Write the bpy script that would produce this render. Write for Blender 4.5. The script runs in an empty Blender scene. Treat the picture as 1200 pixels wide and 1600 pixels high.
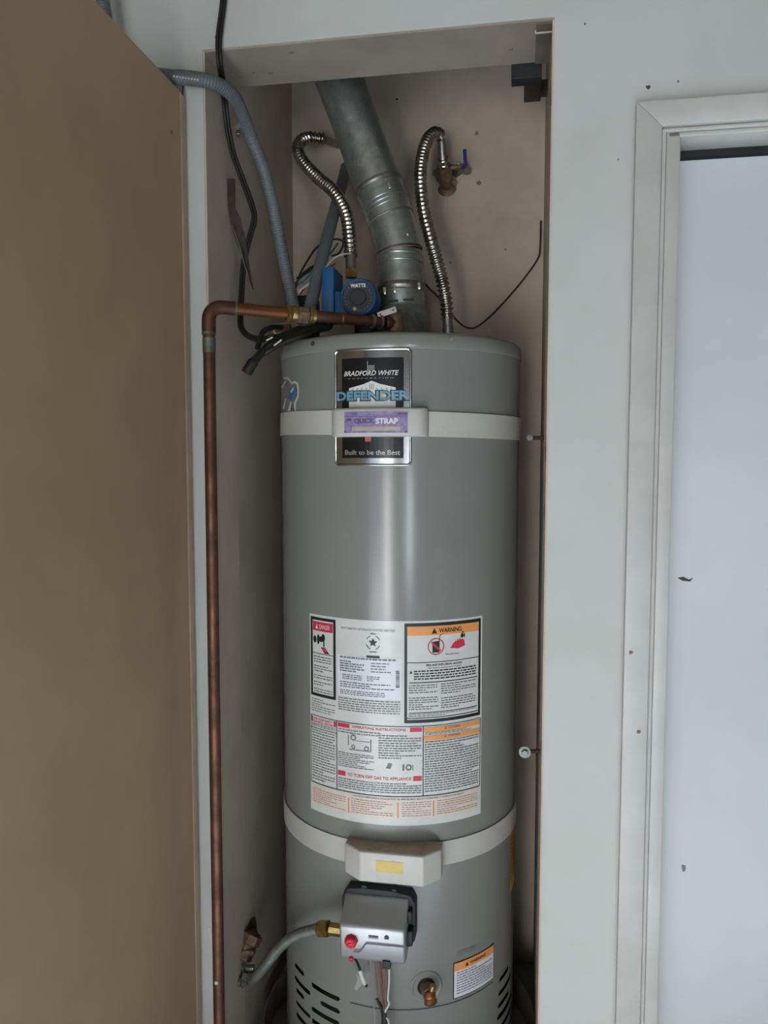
import bpy, bmesh, math, random
from math import sin, cos, pi, radians, sqrt, atan2
from mathutils import Vector, Matrix

# ------------------------------------------------------------------ camera
scene = bpy.context.scene
COL = scene.collection
FPX, YAW, PIT = 1225.1, 0.1736, 0.0724          # focal length in pixels of the 1200x1600 frame
EYE = Vector((0.0, -1.42, 1.5))
FWD = Vector((-sin(YAW) * cos(PIT), cos(YAW) * cos(PIT), -sin(PIT)))
RGT = Vector((cos(YAW), sin(YAW), 0.0))
UPV = RGT.cross(FWD)
cam_d = bpy.data.cameras.new('camera')
cam_d.sensor_fit = 'VERTICAL'
cam_d.sensor_height = 36.0
cam_d.lens = FPX / 1600.0 * 36.0
cam_d.clip_start = 0.02
cam = bpy.data.objects.new('camera', cam_d)
COL.objects.link(cam)
M = Matrix((RGT, UPV, -FWD)).transposed().to_4x4()
M.translation = EYE
cam.matrix_world = M
scene.camera = cam

# ------------------------------------------------------------------ world, daylight, exposure
world = bpy.data.worlds.new('sky')
scene.world = world
world.use_nodes = True
bg = world.node_tree.nodes['Background']
bg.inputs[0].default_value = (0.62, 0.78, 1.0, 1.0)
bg.inputs[1].default_value = 1.6


def area(name, loc, target, sx, sy, power, color, spread=180):
    d = bpy.data.lights.new(name, 'AREA')
    d.shape = 'RECTANGLE'
    d.size, d.size_y = sx, sy
    d.energy = power
    d.color = color
    d.spread = radians(spread)
    o = bpy.data.objects.new(name, d)
    COL.objects.link(o)
    o.location = loc
    o.rotation_euler = (Vector(target) - Vector(loc)).to_track_quat('-Z', 'Y').to_euler()
    return o


# daylight at the openings of the garage behind the photographer
area('doorway_daylight', (-0.50, -5.1, 0.72), (-0.50, 0, 0.72), 0.45, 1.4, 31, (1.0, 0.98, 0.93))
area('window_daylight', (1.40, -5.1, 0.9), (1.40, 0, 0.9), 0.50, 1.0, 24, (0.80, 0.92, 1.0))
sun_d = bpy.data.lights.new('sun', 'SUN')
sun_d.energy = 54.0
sun_d.angle = radians(0.6)
sun_d.color = (1.0, 0.99, 0.97)
sun = bpy.data.objects.new('sun', sun_d)
COL.objects.link(sun)
sun.rotation_euler = Vector((0.26, 1.0, -0.43)).to_track_quat('-Z', 'Y').to_euler()

vs = scene.view_settings
vs.view_transform = 'Standard'
vs.look = 'None'
vs.exposure = -0.06
vs.gamma = 1.0
vs.use_curve_mapping = False
scene.cycles.use_denoising = True
scene.cycles.max_bounces = 5
scene.cycles.diffuse_bounces = 4
scene.cycles.glossy_bounces = 3
scene.cycles.sample_clamp_indirect = 10.0


# ------------------------------------------------------------------ photo-to-place helpers
def ray(px, py):
    return FWD + RGT * ((px - 600.0) / FPX) + UPV * ((800.0 - py) / FPX)


def at(px, py, y):
    d = ray(px, py)
    return EYE + d * ((y - EYE.y) / d.y)


def atx(px, py, x):
    d = ray(px, py)
    return EYE + d * ((x - EYE.x) / d.x)


TX, TY, TR = -0.2595, 0.264, 0.254              # tank axis and radius


def tk(px, py, r=TR):
    """pixel -> (angle round the tank, height)"""
    d = ray(px, py)
    ox, oy = EYE.x - TX, EYE.y - TY
    a = d.x * d.x + d.y * d.y
    b = 2 * (ox * d.x + oy * d.y)
    c = ox * ox + oy * oy - r * r
    D = b * b - 4 * a * c
    t = (-b - sqrt(max(D, 0))) / (2 * a)
    p = EYE + d * t
    return atan2(p.x - TX, -(p.y - TY)), p.z


def cyl(phi, z, r=TR):
    return Vector((TX + r * sin(phi), TY - r * cos(phi), z))


# ------------------------------------------------------------------ materials
def lin(c):
    c = c / 255.0
    return c / 12.92 if c <= 0.04045 else ((c + 0.055) / 1.055) ** 2.4


def rgb(r, g, b):
    return (lin(r), lin(g), lin(b), 1.0)


MATS = {}


def mat(name, col, rough=0.5, metal=0.0, col2=None, scale=8.0, detail=4.0, lo=0.4, hi=0.6, bump=0.0, bscale=60.0,
        spec=0.5, rough2=None, coat=0.0, stretch=None, emit=0.0):
    m = bpy.data.materials.new(name)
    m.use_nodes = True
    nt = m.node_tree
    b = nt.nodes['Principled BSDF']
    b.inputs['Base Color'].default_value = col
    b.inputs['Roughness'].default_value = rough
    b.inputs['Metallic'].default_value = metal
    b.inputs['Specular IOR Level'].default_value = spec
    b.inputs['Coat Weight'].default_value = coat
    tc = nt.nodes.new('ShaderNodeTexCoord')
    src = tc.outputs['Object']
    if stretch:
        mp = nt.nodes.new('ShaderNodeMapping')
        mp.inputs['Scale'].default_value = stretch
        nt.links.new(src, mp.inputs[0])
        src = mp.outputs[0]
    if col2 is not None:
        n = nt.nodes.new('ShaderNodeTexNoise')
        n.inputs['Scale'].default_value = scale
        n.inputs['Detail'].default_value = detail
        n.inputs['Roughness'].default_value = 0.62
        nt.links.new(src, n.inputs['Vector'])
        cr = nt.nodes.new('ShaderNodeMapRange')
        cr.inputs[1].default_value = lo
        cr.inputs[2].default_value = hi
        nt.links.new(n.outputs['Fac'], cr.inputs[0])
        mx = nt.nodes.new('ShaderNodeMix')
        mx.data_type = 'RGBA'
        mx.inputs[6].default_value = col
        mx.inputs[7].default_value = col2
        nt.links.new(cr.outputs[0], mx.inputs[0])
        nt.links.new(mx.outputs[2], b.inputs['Base Color'])
        if rough2 is not None:
            mr = nt.nodes.new('ShaderNodeMapRange')
            mr.inputs[3].default_value = rough
            mr.inputs[4].default_value = rough2
            nt.links.new(cr.outputs[0], mr.inputs[0])
            nt.links.new(mr.outputs[0], b.inputs['Roughness'])
    if bump > 0:
        n2 = nt.nodes.new('ShaderNodeTexNoise')
        n2.inputs['Scale'].default_value = bscale
        n2.inputs['Detail'].default_value = 3.0
        nt.links.new(src, n2.inputs['Vector'])
        bp = nt.nodes.new('ShaderNodeBump')
        bp.inputs['Strength'].default_value = bump
        bp.inputs['Distance'].default_value = 0.002
        nt.links.new(n2.outputs['Fac'], bp.inputs['Height'])
        nt.links.new(bp.outputs[0], b.inputs['Normal'])
    MATS[name] = m
    return m


mat('paint_wall', rgb(190, 192, 187), 0.55, col2=rgb(184, 185, 179), scale=3.0, bump=0.12, bscale=45, spec=0.35)
mat('paint_trim', rgb(188, 188, 182), 0.38, col2=rgb(178, 178, 172), scale=6.0, bump=0.05, bscale=30)
mat('paint_door', rgb(193, 197, 198), 0.40, col2=rgb(188, 192, 193), scale=2.0, bump=0.04, bscale=25)
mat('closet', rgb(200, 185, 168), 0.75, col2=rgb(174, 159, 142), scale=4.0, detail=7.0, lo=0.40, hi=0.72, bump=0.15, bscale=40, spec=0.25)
mat('closet_head', rgb(158, 147, 133), 0.75, col2=rgb(140, 129, 116), scale=5.0, detail=6.0, lo=0.4, hi=0.7)  # closet colour darkened so the brightly lit soffit comes out dimmer
mat('closet_dark', rgb(110, 100, 92), 0.8, col2=rgb(96, 86, 78), scale=8.0, bump=0.1)
mat('dirt', rgb(112, 97, 83), 0.9, col2=rgb(134, 120, 106), scale=60.0)
mat('dark_dirt', rgb(62, 54, 47), 0.9, col2=rgb(88, 76, 66), scale=80.0)
mat('brown_board', rgb(177, 150, 119), 0.55, col2=rgb(169, 142, 112), scale=2.5, bump=0.04, bscale=50, spec=0.35)
mat('brown_edge', rgb(192, 164, 140), 0.6, col2=rgb(180, 152, 128), scale=12.0)
mat('ceiling_paint', rgb(132, 118, 96), 0.8, col2=rgb(116, 104, 84), scale=3.0)
mat('bare_board', rgb(112, 100, 86), 0.85, col2=rgb(92, 82, 70), scale=4.0)
mat('concrete', rgb(158, 169, 180), 0.8, col2=rgb(146, 157, 168), scale=2.0, bump=0.2, bscale=30)
mat('tank', rgb(127, 128, 123), 0.2, col2=rgb(123, 124, 119), scale=3.0, bump=0.05, bscale=7, spec=0.5)
mat('tank_dark', rgb(14, 14, 15), 0.8, col2=rgb(20, 19, 19), scale=10.0)
mat('groove', rgb(44, 46, 46), 0.7, col2=rgb(60, 61, 60), scale=20.0)
mat('strap', rgb(186, 184, 175), 0.45, col2=rgb(178, 176, 167), scale=14.0, spec=0.4)
mat('plastic_white', rgb(190, 187, 180), 0.4, col2=rgb(183, 179, 172), scale=18.0)
mat('beige_mottled', rgb(168, 154, 138), 0.6, col2=rgb(182, 170, 156), scale=40.0)
mat('purple', rgb(150, 132, 172), 0.5, col2=rgb(124, 108, 150), scale=120.0)
mat('purple_dark', rgb(88, 74, 112), 0.5, col2=rgb(98, 84, 120), scale=90.0)
mat('yellow_note', rgb(214, 186, 112), 0.6, col2=rgb(206, 178, 106), scale=60.0)
mat('yellow_tag', rgb(196, 164, 40), 0.5, col2=rgb(182, 150, 36), scale=30.0)
mat('print_black', rgb(26, 27, 28), 0.5, col2=rgb(32, 32, 33), scale=50.0)
mat('print_grey', rgb(104, 104, 103), 0.5, col2=rgb(116, 116, 115), scale=50.0)
mat('print_purple', rgb(120, 98, 112), 0.5, col2=rgb(130, 108, 120), scale=50.0)
mat('print_red', rgb(198, 44, 72), 0.45, col2=rgb(190, 42, 68), scale=40.0)
mat('dull_red', rgb(176, 84, 92), 0.45, col2=rgb(150, 70, 78), scale=90.0)
mat('print_orange', rgb(226, 150, 84), 0.45, col2=rgb(220, 144, 80), scale=40.0)
mat('print_peach', rgb(208, 197, 188), 0.35, col2=rgb(204, 192, 182), scale=40.0)
mat('print_pink', rgb(212, 180, 180), 0.5, col2=rgb(206, 174, 174), scale=40.0)
mat('print_brown', rgb(170, 130, 108), 0.5, col2=rgb(178, 138, 116), scale=40.0)
mat('label_paper', rgb(204, 205, 200), 0.26, col2=rgb(199, 200, 195), scale=20.0)
mat('label_white', rgb(212, 214, 220), 0.3, col2=rgb(206, 208, 214), scale=20.0)
mat('label_black', rgb(20, 20, 21), 0.22, col2=rgb(24, 24, 25), scale=20.0)
mat('chrome', rgb(186, 185, 181), 0.2, 1.0, col2=rgb(176, 175, 171), scale=20.0)
mat('brand_white', rgb(216, 214, 208), 0.4, col2=rgb(206, 204, 198), scale=40.0)
mat('brand_blue', rgb(120, 168, 188), 0.4, col2=rgb(98, 148, 170), scale=150.0)
mat('brand_navy', rgb(22, 46, 58), 0.4, col2=rgb(28, 54, 66), scale=60.0)
mat('brand_gold', rgb(214, 184, 84), 0.4, col2=rgb(204, 172, 74), scale=60.0)
mat('brand_silver', rgb(150, 146, 140), 0.35, 0.5, col2=rgb(170, 166, 160), scale=60.0)
mat('sticker_blue', rgb(46, 92, 136), 0.4, col2=rgb(70, 120, 160), scale=120.0)
mat('sticker_grey', rgb(96, 88, 84), 0.4, col2=rgb(126, 118, 112), scale=140.0)
mat('galv', rgb(186, 193, 190), 0.27, 0.88, col2=rgb(152, 160, 157), scale=55.0, detail=2.0, lo=0.28, hi=0.74, rough2=0.36)
mat('galv_dull', rgb(134, 139, 134), 0.5, 0.6, col2=rgb(104, 108, 104), scale=20.0)
mat('steel', rgb(214, 204, 194), 0.24, 1.0, col2=rgb(160, 152, 144), scale=40.0)
mat('steel_dull', rgb(160, 158, 152), 0.38, 0.9, col2=rgb(138, 135, 128), scale=40.0)
mat('brass', rgb(176, 148, 92), 0.32, 0.9, col2=rgb(146, 120, 76), scale=50.0)
mat('brass_red', rgb(196, 146, 102), 0.28, 0.9, col2=rgb(160, 112, 74), scale=40.0)
mat('brass_old', rgb(134, 108, 86), 0.55, 0.4, col2=rgb(104, 84, 68), scale=60.0, bump=0.2)
mat('copper', rgb(150, 96, 62), 0.4, 0.85, col2=rgb(122, 80, 58), scale=9.0, detail=5, rough2=0.5)
mat('copper_dark', rgb(118, 80, 64), 0.46, 0.8, col2=rgb(94, 66, 56), scale=18.0, rough2=0.6)
mat('solder', rgb(120, 118, 108), 0.5, 0.7, col2=rgb(92, 100, 92), scale=60.0)
mat('gas_hose', rgb(112, 112, 108), 0.5, 0.3, col2=rgb(94, 94, 90), scale=20.0)
mat('conduit', rgb(104, 109, 112), 0.45, col2=rgb(94, 99, 102), scale=16.0, spec=0.5)
mat('black_rubber', rgb(16, 15, 14), 0.55, col2=rgb(26, 24, 23), scale=30.0)
mat('black_plastic', rgb(26, 27, 29), 0.6, col2=rgb(34, 35, 37), scale=30.0)
mat('rust_strap', rgb(84, 66, 58), 0.6, 0.3, col2=rgb(62, 50, 46), scale=40.0)
mat('pump_blue', rgb(24, 84, 134), 0.5, col2=rgb(20, 76, 122), scale=12.0)
mat('handle_blue', rgb(36, 56, 136), 0.4, col2=rgb(30, 48, 120), scale=20.0)
mat('dial_dark', rgb(58, 62, 64), 0.25, col2=rgb(48, 52, 54), scale=20.0)
mat('valve_silver', rgb(166, 168, 169), 0.32, 0.5, col2=rgb(160, 162, 163), scale=14.0)
mat('valve_line', rgb(104, 108, 112), 0.5, col2=rgb(96, 100, 104), scale=14.0)
mat('red_plastic', rgb(206, 26, 48), 0.3, col2=rgb(196, 24, 44), scale=20.0)
mat('wire_white', rgb(204, 200, 192), 0.5, col2=rgb(190, 186, 178), scale=20.0)
mat('wire_maroon', rgb(112, 72, 70), 0.5, col2=rgb(100, 64, 62), scale=20.0)
mat('wire_red', rgb(150, 52, 56), 0.5, col2=rgb(150, 40, 46), scale=20.0)
mat('wire_brown', rgb(112, 80, 76), 0.5, col2=rgb(126, 92, 86), scale=20.0)
mat('wire_green', rgb(42, 86, 70), 0.5, col2=rgb(36, 76, 62), scale=20.0)
mat('wire_blue', rgb(60, 120, 150), 0.5, col2=rgb(52, 106, 136), scale=20.0)
mat('wire_grey', rgb(136, 138, 138), 0.5, col2=rgb(124, 126, 126), scale=20.0)
mat('pan_metal', rgb(158, 154, 148), 0.45, 0.35, col2=rgb(128, 104, 86), scale=7.0, lo=0.5, hi=0.7)
mat('wood_dark', rgb(66, 54, 46), 0.7, col2=rgb(52, 42, 36), scale=24.0, stretch=(1, 1, 0.2))
mat('paper_brown', rgb(140, 96, 80), 0.8, col2=rgb(120, 84, 70), scale=50.0)

# ------------------------------------------------------------------ mesh helpers
WL = {}


class MB:
    def __init__(self):
        self.v, self.f = [], []

    def add(self, vs_, fs_):
        o = len(self.v)
        self.v += [Vector(p) for p in vs_]
        self.f += [tuple(i + o for i in q) for q in fs_]
        return self

    def bm(self, bm):
        bm.verts.index_update()
        self.add([v.co.copy() for v in bm.verts], [[v.index for v in f.verts] for f in bm.faces])
        bm.free()
        return self

    def box(self, lo, hi, bevel=0.0, seg=2, mtx=None):
        bm = bmesh.new()
        bmesh.ops.create_cube(bm, size=1.0)
        lo, hi = Vector(lo), Vector(hi)
        s = hi - lo
        for v in bm.verts:
            v.co = Vector((v.co.x * s.x, v.co.y * s.y, v.co.z * s.z)) + (lo + hi) / 2
        if bevel > 0:
            bmesh.ops.bevel(bm, geom=bm.edges[:], offset=bevel, segments=seg, profile=0.5, affect='EDGES')
        if mtx is not None:
            bm.transform(mtx)
        return self.bm(bm)

    def obox(self, c, ax, ay, az, sx, sy, sz, bevel=0.0, seg=2):
        ax, ay, az = Vector(ax).normalized(), Vector(ay).normalized(), Vector(az).normalized()
        m = Matrix((ax, ay, az)).transposed().to_4x4()
        m.translation = Vector(c)
        return self.box((-sx / 2, -sy / 2, -sz / 2), (sx / 2, sy / 2, sz / 2), bevel, seg, m)

    def prism(self, poly, y0, y1, bevel=0.0, mtx=None, seg=2):
        """polygon in x,z pushed from y0 to y1"""
        bm = bmesh.new()
        a = [bm.verts.new((x, y0, z)) for x, z in poly]
        f = bm.faces.new(a)
        r = bmesh.ops.extrude_face_region(bm, geom=[f])
        for g in r['geom']:
            if isinstance(g, bmesh.types.BMVert):
                g.co.y = y1
        bmesh.ops.recalc_face_normals(bm, faces=bm.faces[:])
        if bevel > 0:
            bmesh.ops.bevel(bm, geom=bm.edges[:], offset=bevel, segments=seg, profile=0.5, affect='EDGES')
        if mtx is not None:
            bm.transform(mtx)
        return self.bm(bm)

    def tube(self, pts, r, seg=12, caps=True, flat=None, up=None):
        pts = [Vector(p) for p in pts]
        n = len(pts)
        rr = r if isinstance(r, (list, tuple)) else [r] * n
        tg = []
        for i in range(n):
            a, b = pts[max(i - 1, 0)], pts[min(i + 1, n - 1)]
            tg.append((b - a).normalized())
        nrm = Vector(up) if up is not None else tg[0].orthogonal()
        vs_, fs_ = [], []
        for i in range(n):
            t = tg[i]
            nrm = (nrm - t * nrm.dot(t)).normalized()
            bn = t.cross(nrm)
            fl = flat if flat else 1.0
            for k in range(seg):
                a = 2 * pi * k / seg
                vs_.append(pts[i] + nrm * (rr[i] * cos(a)) + bn * (rr[i] * sin(a) * fl))
        for i in range(n - 1):
            for k in range(seg):
                k2 = (k + 1) % seg
                fs_.append((i * seg + k, i * seg + k2, (i + 1) * seg + k2, (i + 1) * seg + k))
        if caps:
            fs_.append(tuple(reversed(range(seg))))
            fs_.append(tuple((n - 1) * seg + k for k in range(seg)))
        return self.add(vs_, fs_)

    def lathe(self, prof, org=(0, 0, 0), axis=(0, 0, 1), seg=32, a0=0.0, a1=2 * pi, ref=None):
        axis = Vector(axis).normalized()
        u = Vector(ref) if ref is not None else axis.orthogonal()
        u = (u - axis * u.dot(axis)).normalized()
        w = axis.cross(u)
        org = Vector(org)
        full = abs(a1 - a0 - 2 * pi) < 1e-6
        na = seg if full else seg + 1
        vs_, fs_ = [], []
        for (r, h) in prof:
            for k in range(na):
                a = a0 + (a1 - a0) * k / seg
                vs_.append(org + axis * h + u * (r * cos(a)) + w * (r * sin(a)))
        for i in range(len(prof) - 1):
            for k in range(seg):
                k2 = (k + 1) % na
                fs_.append((i * na + k, i * na + k2, (i + 1) * na + k2, (i + 1) * na + k))
        return self.add(vs_, fs_)

    def cyl(self, a, b, r, seg=20, bev=0.0):
        a, b = Vector(a), Vector(b)
        L = (b - a).length
        if bev > 0:
            pr = [(0, 0), (r - bev, 0), (r, bev), (r, L - bev), (r - bev, L), (0, L)]
        else:
            pr = [(0, 0), (r, 0), (r, L), (0, L)]
        return self.lathe(pr, a, b - a, seg)

    # pieces laid on the tank jacket
    def cpatch(self, p0, p1, z0, z1, r, step=0.035, tilt=0.0):
        n = max(1, int(abs(p1 - p0) / step))
        vs_, fs_ = [], []
        for i in range(n + 1):
            p = p0 + (p1 - p0) * i / n
            d = tilt * sin(p)
            vs_ += [cyl(p, z0 + d, r), cyl(p, z1 + d, r)]
        for i in range(n):
            fs_.append((2 * i, 2 * i + 2, 2 * i + 3, 2 * i + 1))
        return self.add(vs_, fs_)

    def cpoly(self, pts, r):
        self.add([cyl(p, z, r) for p, z in pts], [tuple(range(len(pts)))])
        return self

    def cframe(self, p0, p1, z0, z1, r, wp, wz):
        self.cpatch(p0, p1, z1 - wz, z1, r)
        self.cpatch(p0, p1, z0, z0 + wz, r)
        self.cpatch(p0, p0 + wp, z0 + wz, z1 - wz, r)
        self.cpatch(p1 - wp, p1, z0 + wz, z1 - wz, r)
        return self

    def ctext(self, txt, p0, p1, z0, z1, r, bold=0.0, shear=0.0, keep=False, spacing=1.0):
        vs_, fs_ = text_mesh(txt, bold, shear, spacing)
        self.add([cyl(p0 + (p1 - p0) * x, z0 + (z1 - z0) * y, r) for x, y in vs_], fs_)
        return self

    def ptext(self, txt, org, ux, uz, bold=0.0, shear=0.0, spacing=1.0):
        """text on a flat face: org lower left, ux / uz full extents"""
        vs_, fs_ = text_mesh(txt, bold, shear, spacing)
        org, ux, uz = Vector(org), Vector(ux), Vector(uz)
        self.add([org + ux * x + uz * y for x, y in vs_], fs_)
        return self

    def clines(self, p0, p1, z0, z1, n, r, seed=1, fill=0.55, words=True, short=0.25):
        rnd = random.Random(seed)
        dz = (z1 - z0) / n
        for i in range(n):
            zt = z1 - i * dz
            end = p1 if rnd.random() > short else p0 + (p1 - p0) * rnd.uniform(0.45, 0.95)
            p = p0
            while p < end - 1e-4:
                w = rnd.uniform(0.012, 0.04) if words else (p1 - p0)
                q = min(p + w, end)
                self.cpatch(p, q, zt - dz * fill, zt, r, 0.05)
                p = q + 0.006
        return self

    def build(self, name, m, parent=None, smooth=True, angle=35, label=None, cat=None, group=None, kind=None, recalc=True):
        lo = Vector((min(v.x for v in self.v), min(v.y for v in self.v), min(v.z for v in self.v)))
        hi = Vector((max(v.x for v in self.v), max(v.y for v in self.v), max(v.z for v in self.v)))
        org = Vector(((lo.x + hi.x) / 2, (lo.y + hi.y) / 2, lo.z))
        me = bpy.data.meshes.new(name)
        me.from_pydata([tuple(v - org) for v in self.v], [], self.f)
        me.validate()
        if recalc:
            bm = bmesh.new()
            bm.from_mesh(me)
            bmesh.ops.recalc_face_normals(bm, faces=bm.faces[:])
            bm.to_mesh(me)
            bm.free()
        me.materials.append(MATS[m] if isinstance(m, str) else m)
        if smooth:
            for p in me.polygons:
                p.use_smooth = True
            me.set_sharp_from_angle(angle=radians(angle))
        o = bpy.data.objects.new(name, me)
        COL.objects.link(o)
        WL[o] = org
        if parent is not None:
            o.parent = parent
            o.location = org - WL[parent]
        else:
            o.location = org
        tag(o, label, cat, group, kind)
        return o


def tag(o, label=None, cat=None, group=None, kind=None):
    if label:
        o['label'] = label
    if cat:
        o['category'] = cat
    if group:
        o['group'] = group
    if kind:
        o['kind'] = kind
    return o


def thing(name, loc, label, cat, group=None):
    o = bpy.data.objects.new(name, None)
    o.empty_display_size = 0.05
    COL.objects.link(o)
    o.location = loc
    WL[o] = Vector(loc)
    return tag(o, label, cat, group)


TXT = {}


def text_mesh(txt, bold=0.0, shear=0.0, spacing=1.0):
    key = (txt, bold, shear, spacing)
    if key in TXT:
        return TXT[key]
    cu = bpy.data.curves.new('t', 'FONT')
    cu.body = txt
    cu.size = 1.0
    cu.offset = bold
    cu.shear = shear
    cu.space_character = spacing
    cu.resolution_u = 3
    o = bpy.data.objects.new('t', cu)
    COL.objects.link(o)
    dg = bpy.context.evaluated_depsgraph_get()
    dg.update()
    me = o.evaluated_get(dg).to_mesh()
    vs_ = [(v.co.x, v.co.y) for v in me.vertices]
    fs_ = [tuple(p.vertices) for p in me.polygons]
    o.evaluated_get(dg).to_mesh_clear()
    bpy.data.objects.remove(o)
    bpy.data.curves.remove(cu)
    x0, x1 = min(v[0] for v in vs_), max(v[0] for v in vs_)
    y0, y1 = min(v[1] for v in vs_), max(v[1] for v in vs_)
    vs_ = [((x - x0) / (x1 - x0), (y - y0) / (y1 - y0)) for x, y in vs_]
    TXT[key] = (vs_, fs_)
    return TXT[key]


def spline(pts, n=8):
    pts = [Vector(p) for p in pts]
    P = [pts[0] * 2 - pts[1]] + pts + [pts[-1] * 2 - pts[-2]]
    out = []
    for i in range(1, len(P) - 2):
        for k in range(n):
            t = k / n
            a, b, c, d = P[i - 1], P[i], P[i + 1], P[i + 2]
            out.append(0.5 * ((2 * b) + (c - a) * t + (2 * a - 5 * b + 4 * c - d) * t * t + (3 * b - a - 3 * c + d) * t ** 3))
    out.append(pts[-1])
    return out


def resample(pts, ds):
    out = [pts[0].copy()]
    acc = 0.0
    for i in range(1, len(pts)):
        a, b = pts[i - 1], pts[i]
        L = (b - a).length
        while acc + L >= ds:
            t = (ds - acc) / L
            a = a + (b - a) * t
            out.append(a.copy())
            L = (b - a).length
            acc = 0.0
        acc += L
    out.append(pts[-1].copy())
    return out


def ribs(pts, r0, amp, pitch, per=6):
    p = resample(pts, pitch / per)
    return p, [r0 + amp * cos(2 * pi * i / per) for i in range(len(p))]


# ------------------------------------------------------------------ the setting
XL, XR, YB, ZT, WT = -0.588, 0.0454, 0.575, 2.244, 0.145
DX0, DX1, DZ = 0.246, 1.02, 2.030               # opening of the white door
PZ = 0.18                                       # closet platform
CEIL = 2.75
w = MB()
w.box((-2.6, 0, 0), (XL, WT, CEIL))
w.box((XL, 0, ZT), (XR, WT, CEIL))
w.box((XR, 0, 0), (DX0, WT, CEIL))
w.box((DX0, 0, DZ), (DX1, WT, CEIL))
w.box((DX1, 0, 0), (2.8, WT, CEIL))
wall_front = w.build('wall_front', 'paint_wall', smooth=False, kind='structure', label='off-white painted wall around the heater closet')
MB().box((-0.72, WT, PZ - 0.1), (XL, YB + 0.05, CEIL)).build('wall_left', 'closet', smooth=False, kind='structure', label='taupe inner side wall of the closet behind the copper pipe')
MB().box((XR, WT, PZ - 0.1), (0.16, YB + 0.05, CEIL)).build('wall_right', 'closet', smooth=False, kind='structure', label='shaded inner side wall of the closet by the white wall')
wall_back = MB().box((XL, YB, PZ - 0.1), (XR, YB + 0.05, CEIL)).build('wall_back', 'closet', smooth=False, kind='structure', label='stained taupe back wall of the closet')
# taupe lining of the opening: soffit and the two jambs, a thin skin on the front wall's reveal
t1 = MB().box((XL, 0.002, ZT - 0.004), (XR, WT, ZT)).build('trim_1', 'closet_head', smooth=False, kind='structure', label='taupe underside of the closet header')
t2 = MB().box((XL, 0.002, 0), (XL + 0.003, WT, ZT - 0.004)).build('trim_2', 'closet', smooth=False, kind='structure', label='taupe jamb of the closet behind the copper pipe')
t3 = MB().box((XR - 0.003, 0.002, 0), (XR, WT, ZT - 0.004)).build('trim_3', 'closet', smooth=False, kind='structure', label='taupe jamb of the closet toward the white door')
MB().box((XL, 0.0, 0), (XR, YB, PZ)).build('floor_closet', 'concrete', smooth=False, kind='structure', label='raised platform inside the closet')
# garage shell behind the photographer
MB().box((-2.6, -9, -0.1), (2.8, WT, 0)).build('floor', 'concrete', smooth=False, kind='structure', label='concrete garage floor')
MB().box((-2.7, -5.3, CEIL), (2.9, YB + 0.05, CEIL + 0.1)).build('ceiling', 'ceiling_paint', smooth=False, kind='structure', label='garage ceiling')
MB().box((-2.7, -5.3, 0), (-2.6, WT, CEIL)).build('wall_garage_left', 'bare_board', smooth=False, kind='structure', label='plain garage side wall out of view')
MB().box((2.8, -5.3, 0), (2.9, WT, CEIL)).build('wall_garage_right', 'bare_board', smooth=False, kind='structure', label='other plain garage side wall out of view')
g = MB()
g.box((-2.6, -5.3, 0), (-2.1, -5.2, CEIL))
g.box((0.0, -5.3, 0), (1.05, -5.2, CEIL))
g.box((1.65, -5.3, 0), (2.8, -5.2, CEIL))
g.box((-2.1, -5.3, 1.95), (0.0, -5.2, CEIL))
g.box((1.05, -5.3, 1.85), (1.65, -5.2, CEIL))
g.box((1.05, -5.3, 0), (1.65, -5.2, 0.45))
g.build('wall_garage_back', 'bare_board', smooth=False, kind='structure', label='garage wall with doorway behind the photographer')


def disc_on_wall(px, py, r, m, parent, name, y=-0.0012, sz=1.0):
    c = at(px, py, y)
    rnd = random.Random(int(px * 7 + py))
    pts = []
    for k in range(10):
        a = 2 * pi * k / 10
        q = r * rnd.uniform(0.6, 1.15)
        pts.append((c.x + q * cos(a), c.z + q * sin(a) * sz))
    return MB().prism(pts, y, y + 0.0011).build(name, m, parent, smooth=False)


for px, py, r, m in [(1013, 136, 0.004, 'dark_dirt'), (1060, 127, 0.002, 'dirt'), (338, 58, 0.003, 'black_rubber'), (966, 249, 0.0015, 'dirt'), (914, 37, 0.002, 'dirt')]:
    disc_on_wall(px, py, r, m, wall_front, 'nail_hole')
# thin nail in the wall beside the brown door
n0 = at(286, 134, -0.006)
n1 = at(285, 152, -0.012)
MB().tube([n0, n1], 0.0016, 8).build('nail', 'rust_strap', label='thin rusty nail in the wall under the grey conduit', cat='nail')
# chipped plaster along the jamb edge
rnd = random.Random(4)
for (px, py, h) in [(854, 706, 0.035), (853, 745, 0.02), (852, 800, 0.03), (851, 832, 0.045), (851, 1170, 0.03), (863, 150, 0.03), (330, 1470, 0.03)]:
    left = px < 600
    c = at(px, py, 0.0)
    x = XL + 0.0035 if left else XR - 0.0035
    pts = [(0.002, -h / 2), (0.012 * rnd.uniform(0.5, 1), -h * 0.3), (0.02 * rnd.uniform(0.4, 1), 0.0), (0.014 * rnd.uniform(0.4, 1), h * 0.35), (0.002, h / 2)]
    mb = MB()
    vs_ = [Vector((x + dx, y, c.z + z)) for dx in (0, -0.0012 if not left else 0.0012) for (y, z) in pts]
    n = len(pts)
    fs_ = [tuple(range(n)), tuple(range(2 * n - 1, n - 1, -1))] + [(i, (i + 1) % n, n + (i + 1) % n, n + i) for i in range(n)]
    mb.add(vs_, fs_)
    mb.build('paint_chip', 'paper_brown' if py in (745, 832) else 'dark_dirt', t2 if left else t3, smooth=False)
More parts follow.
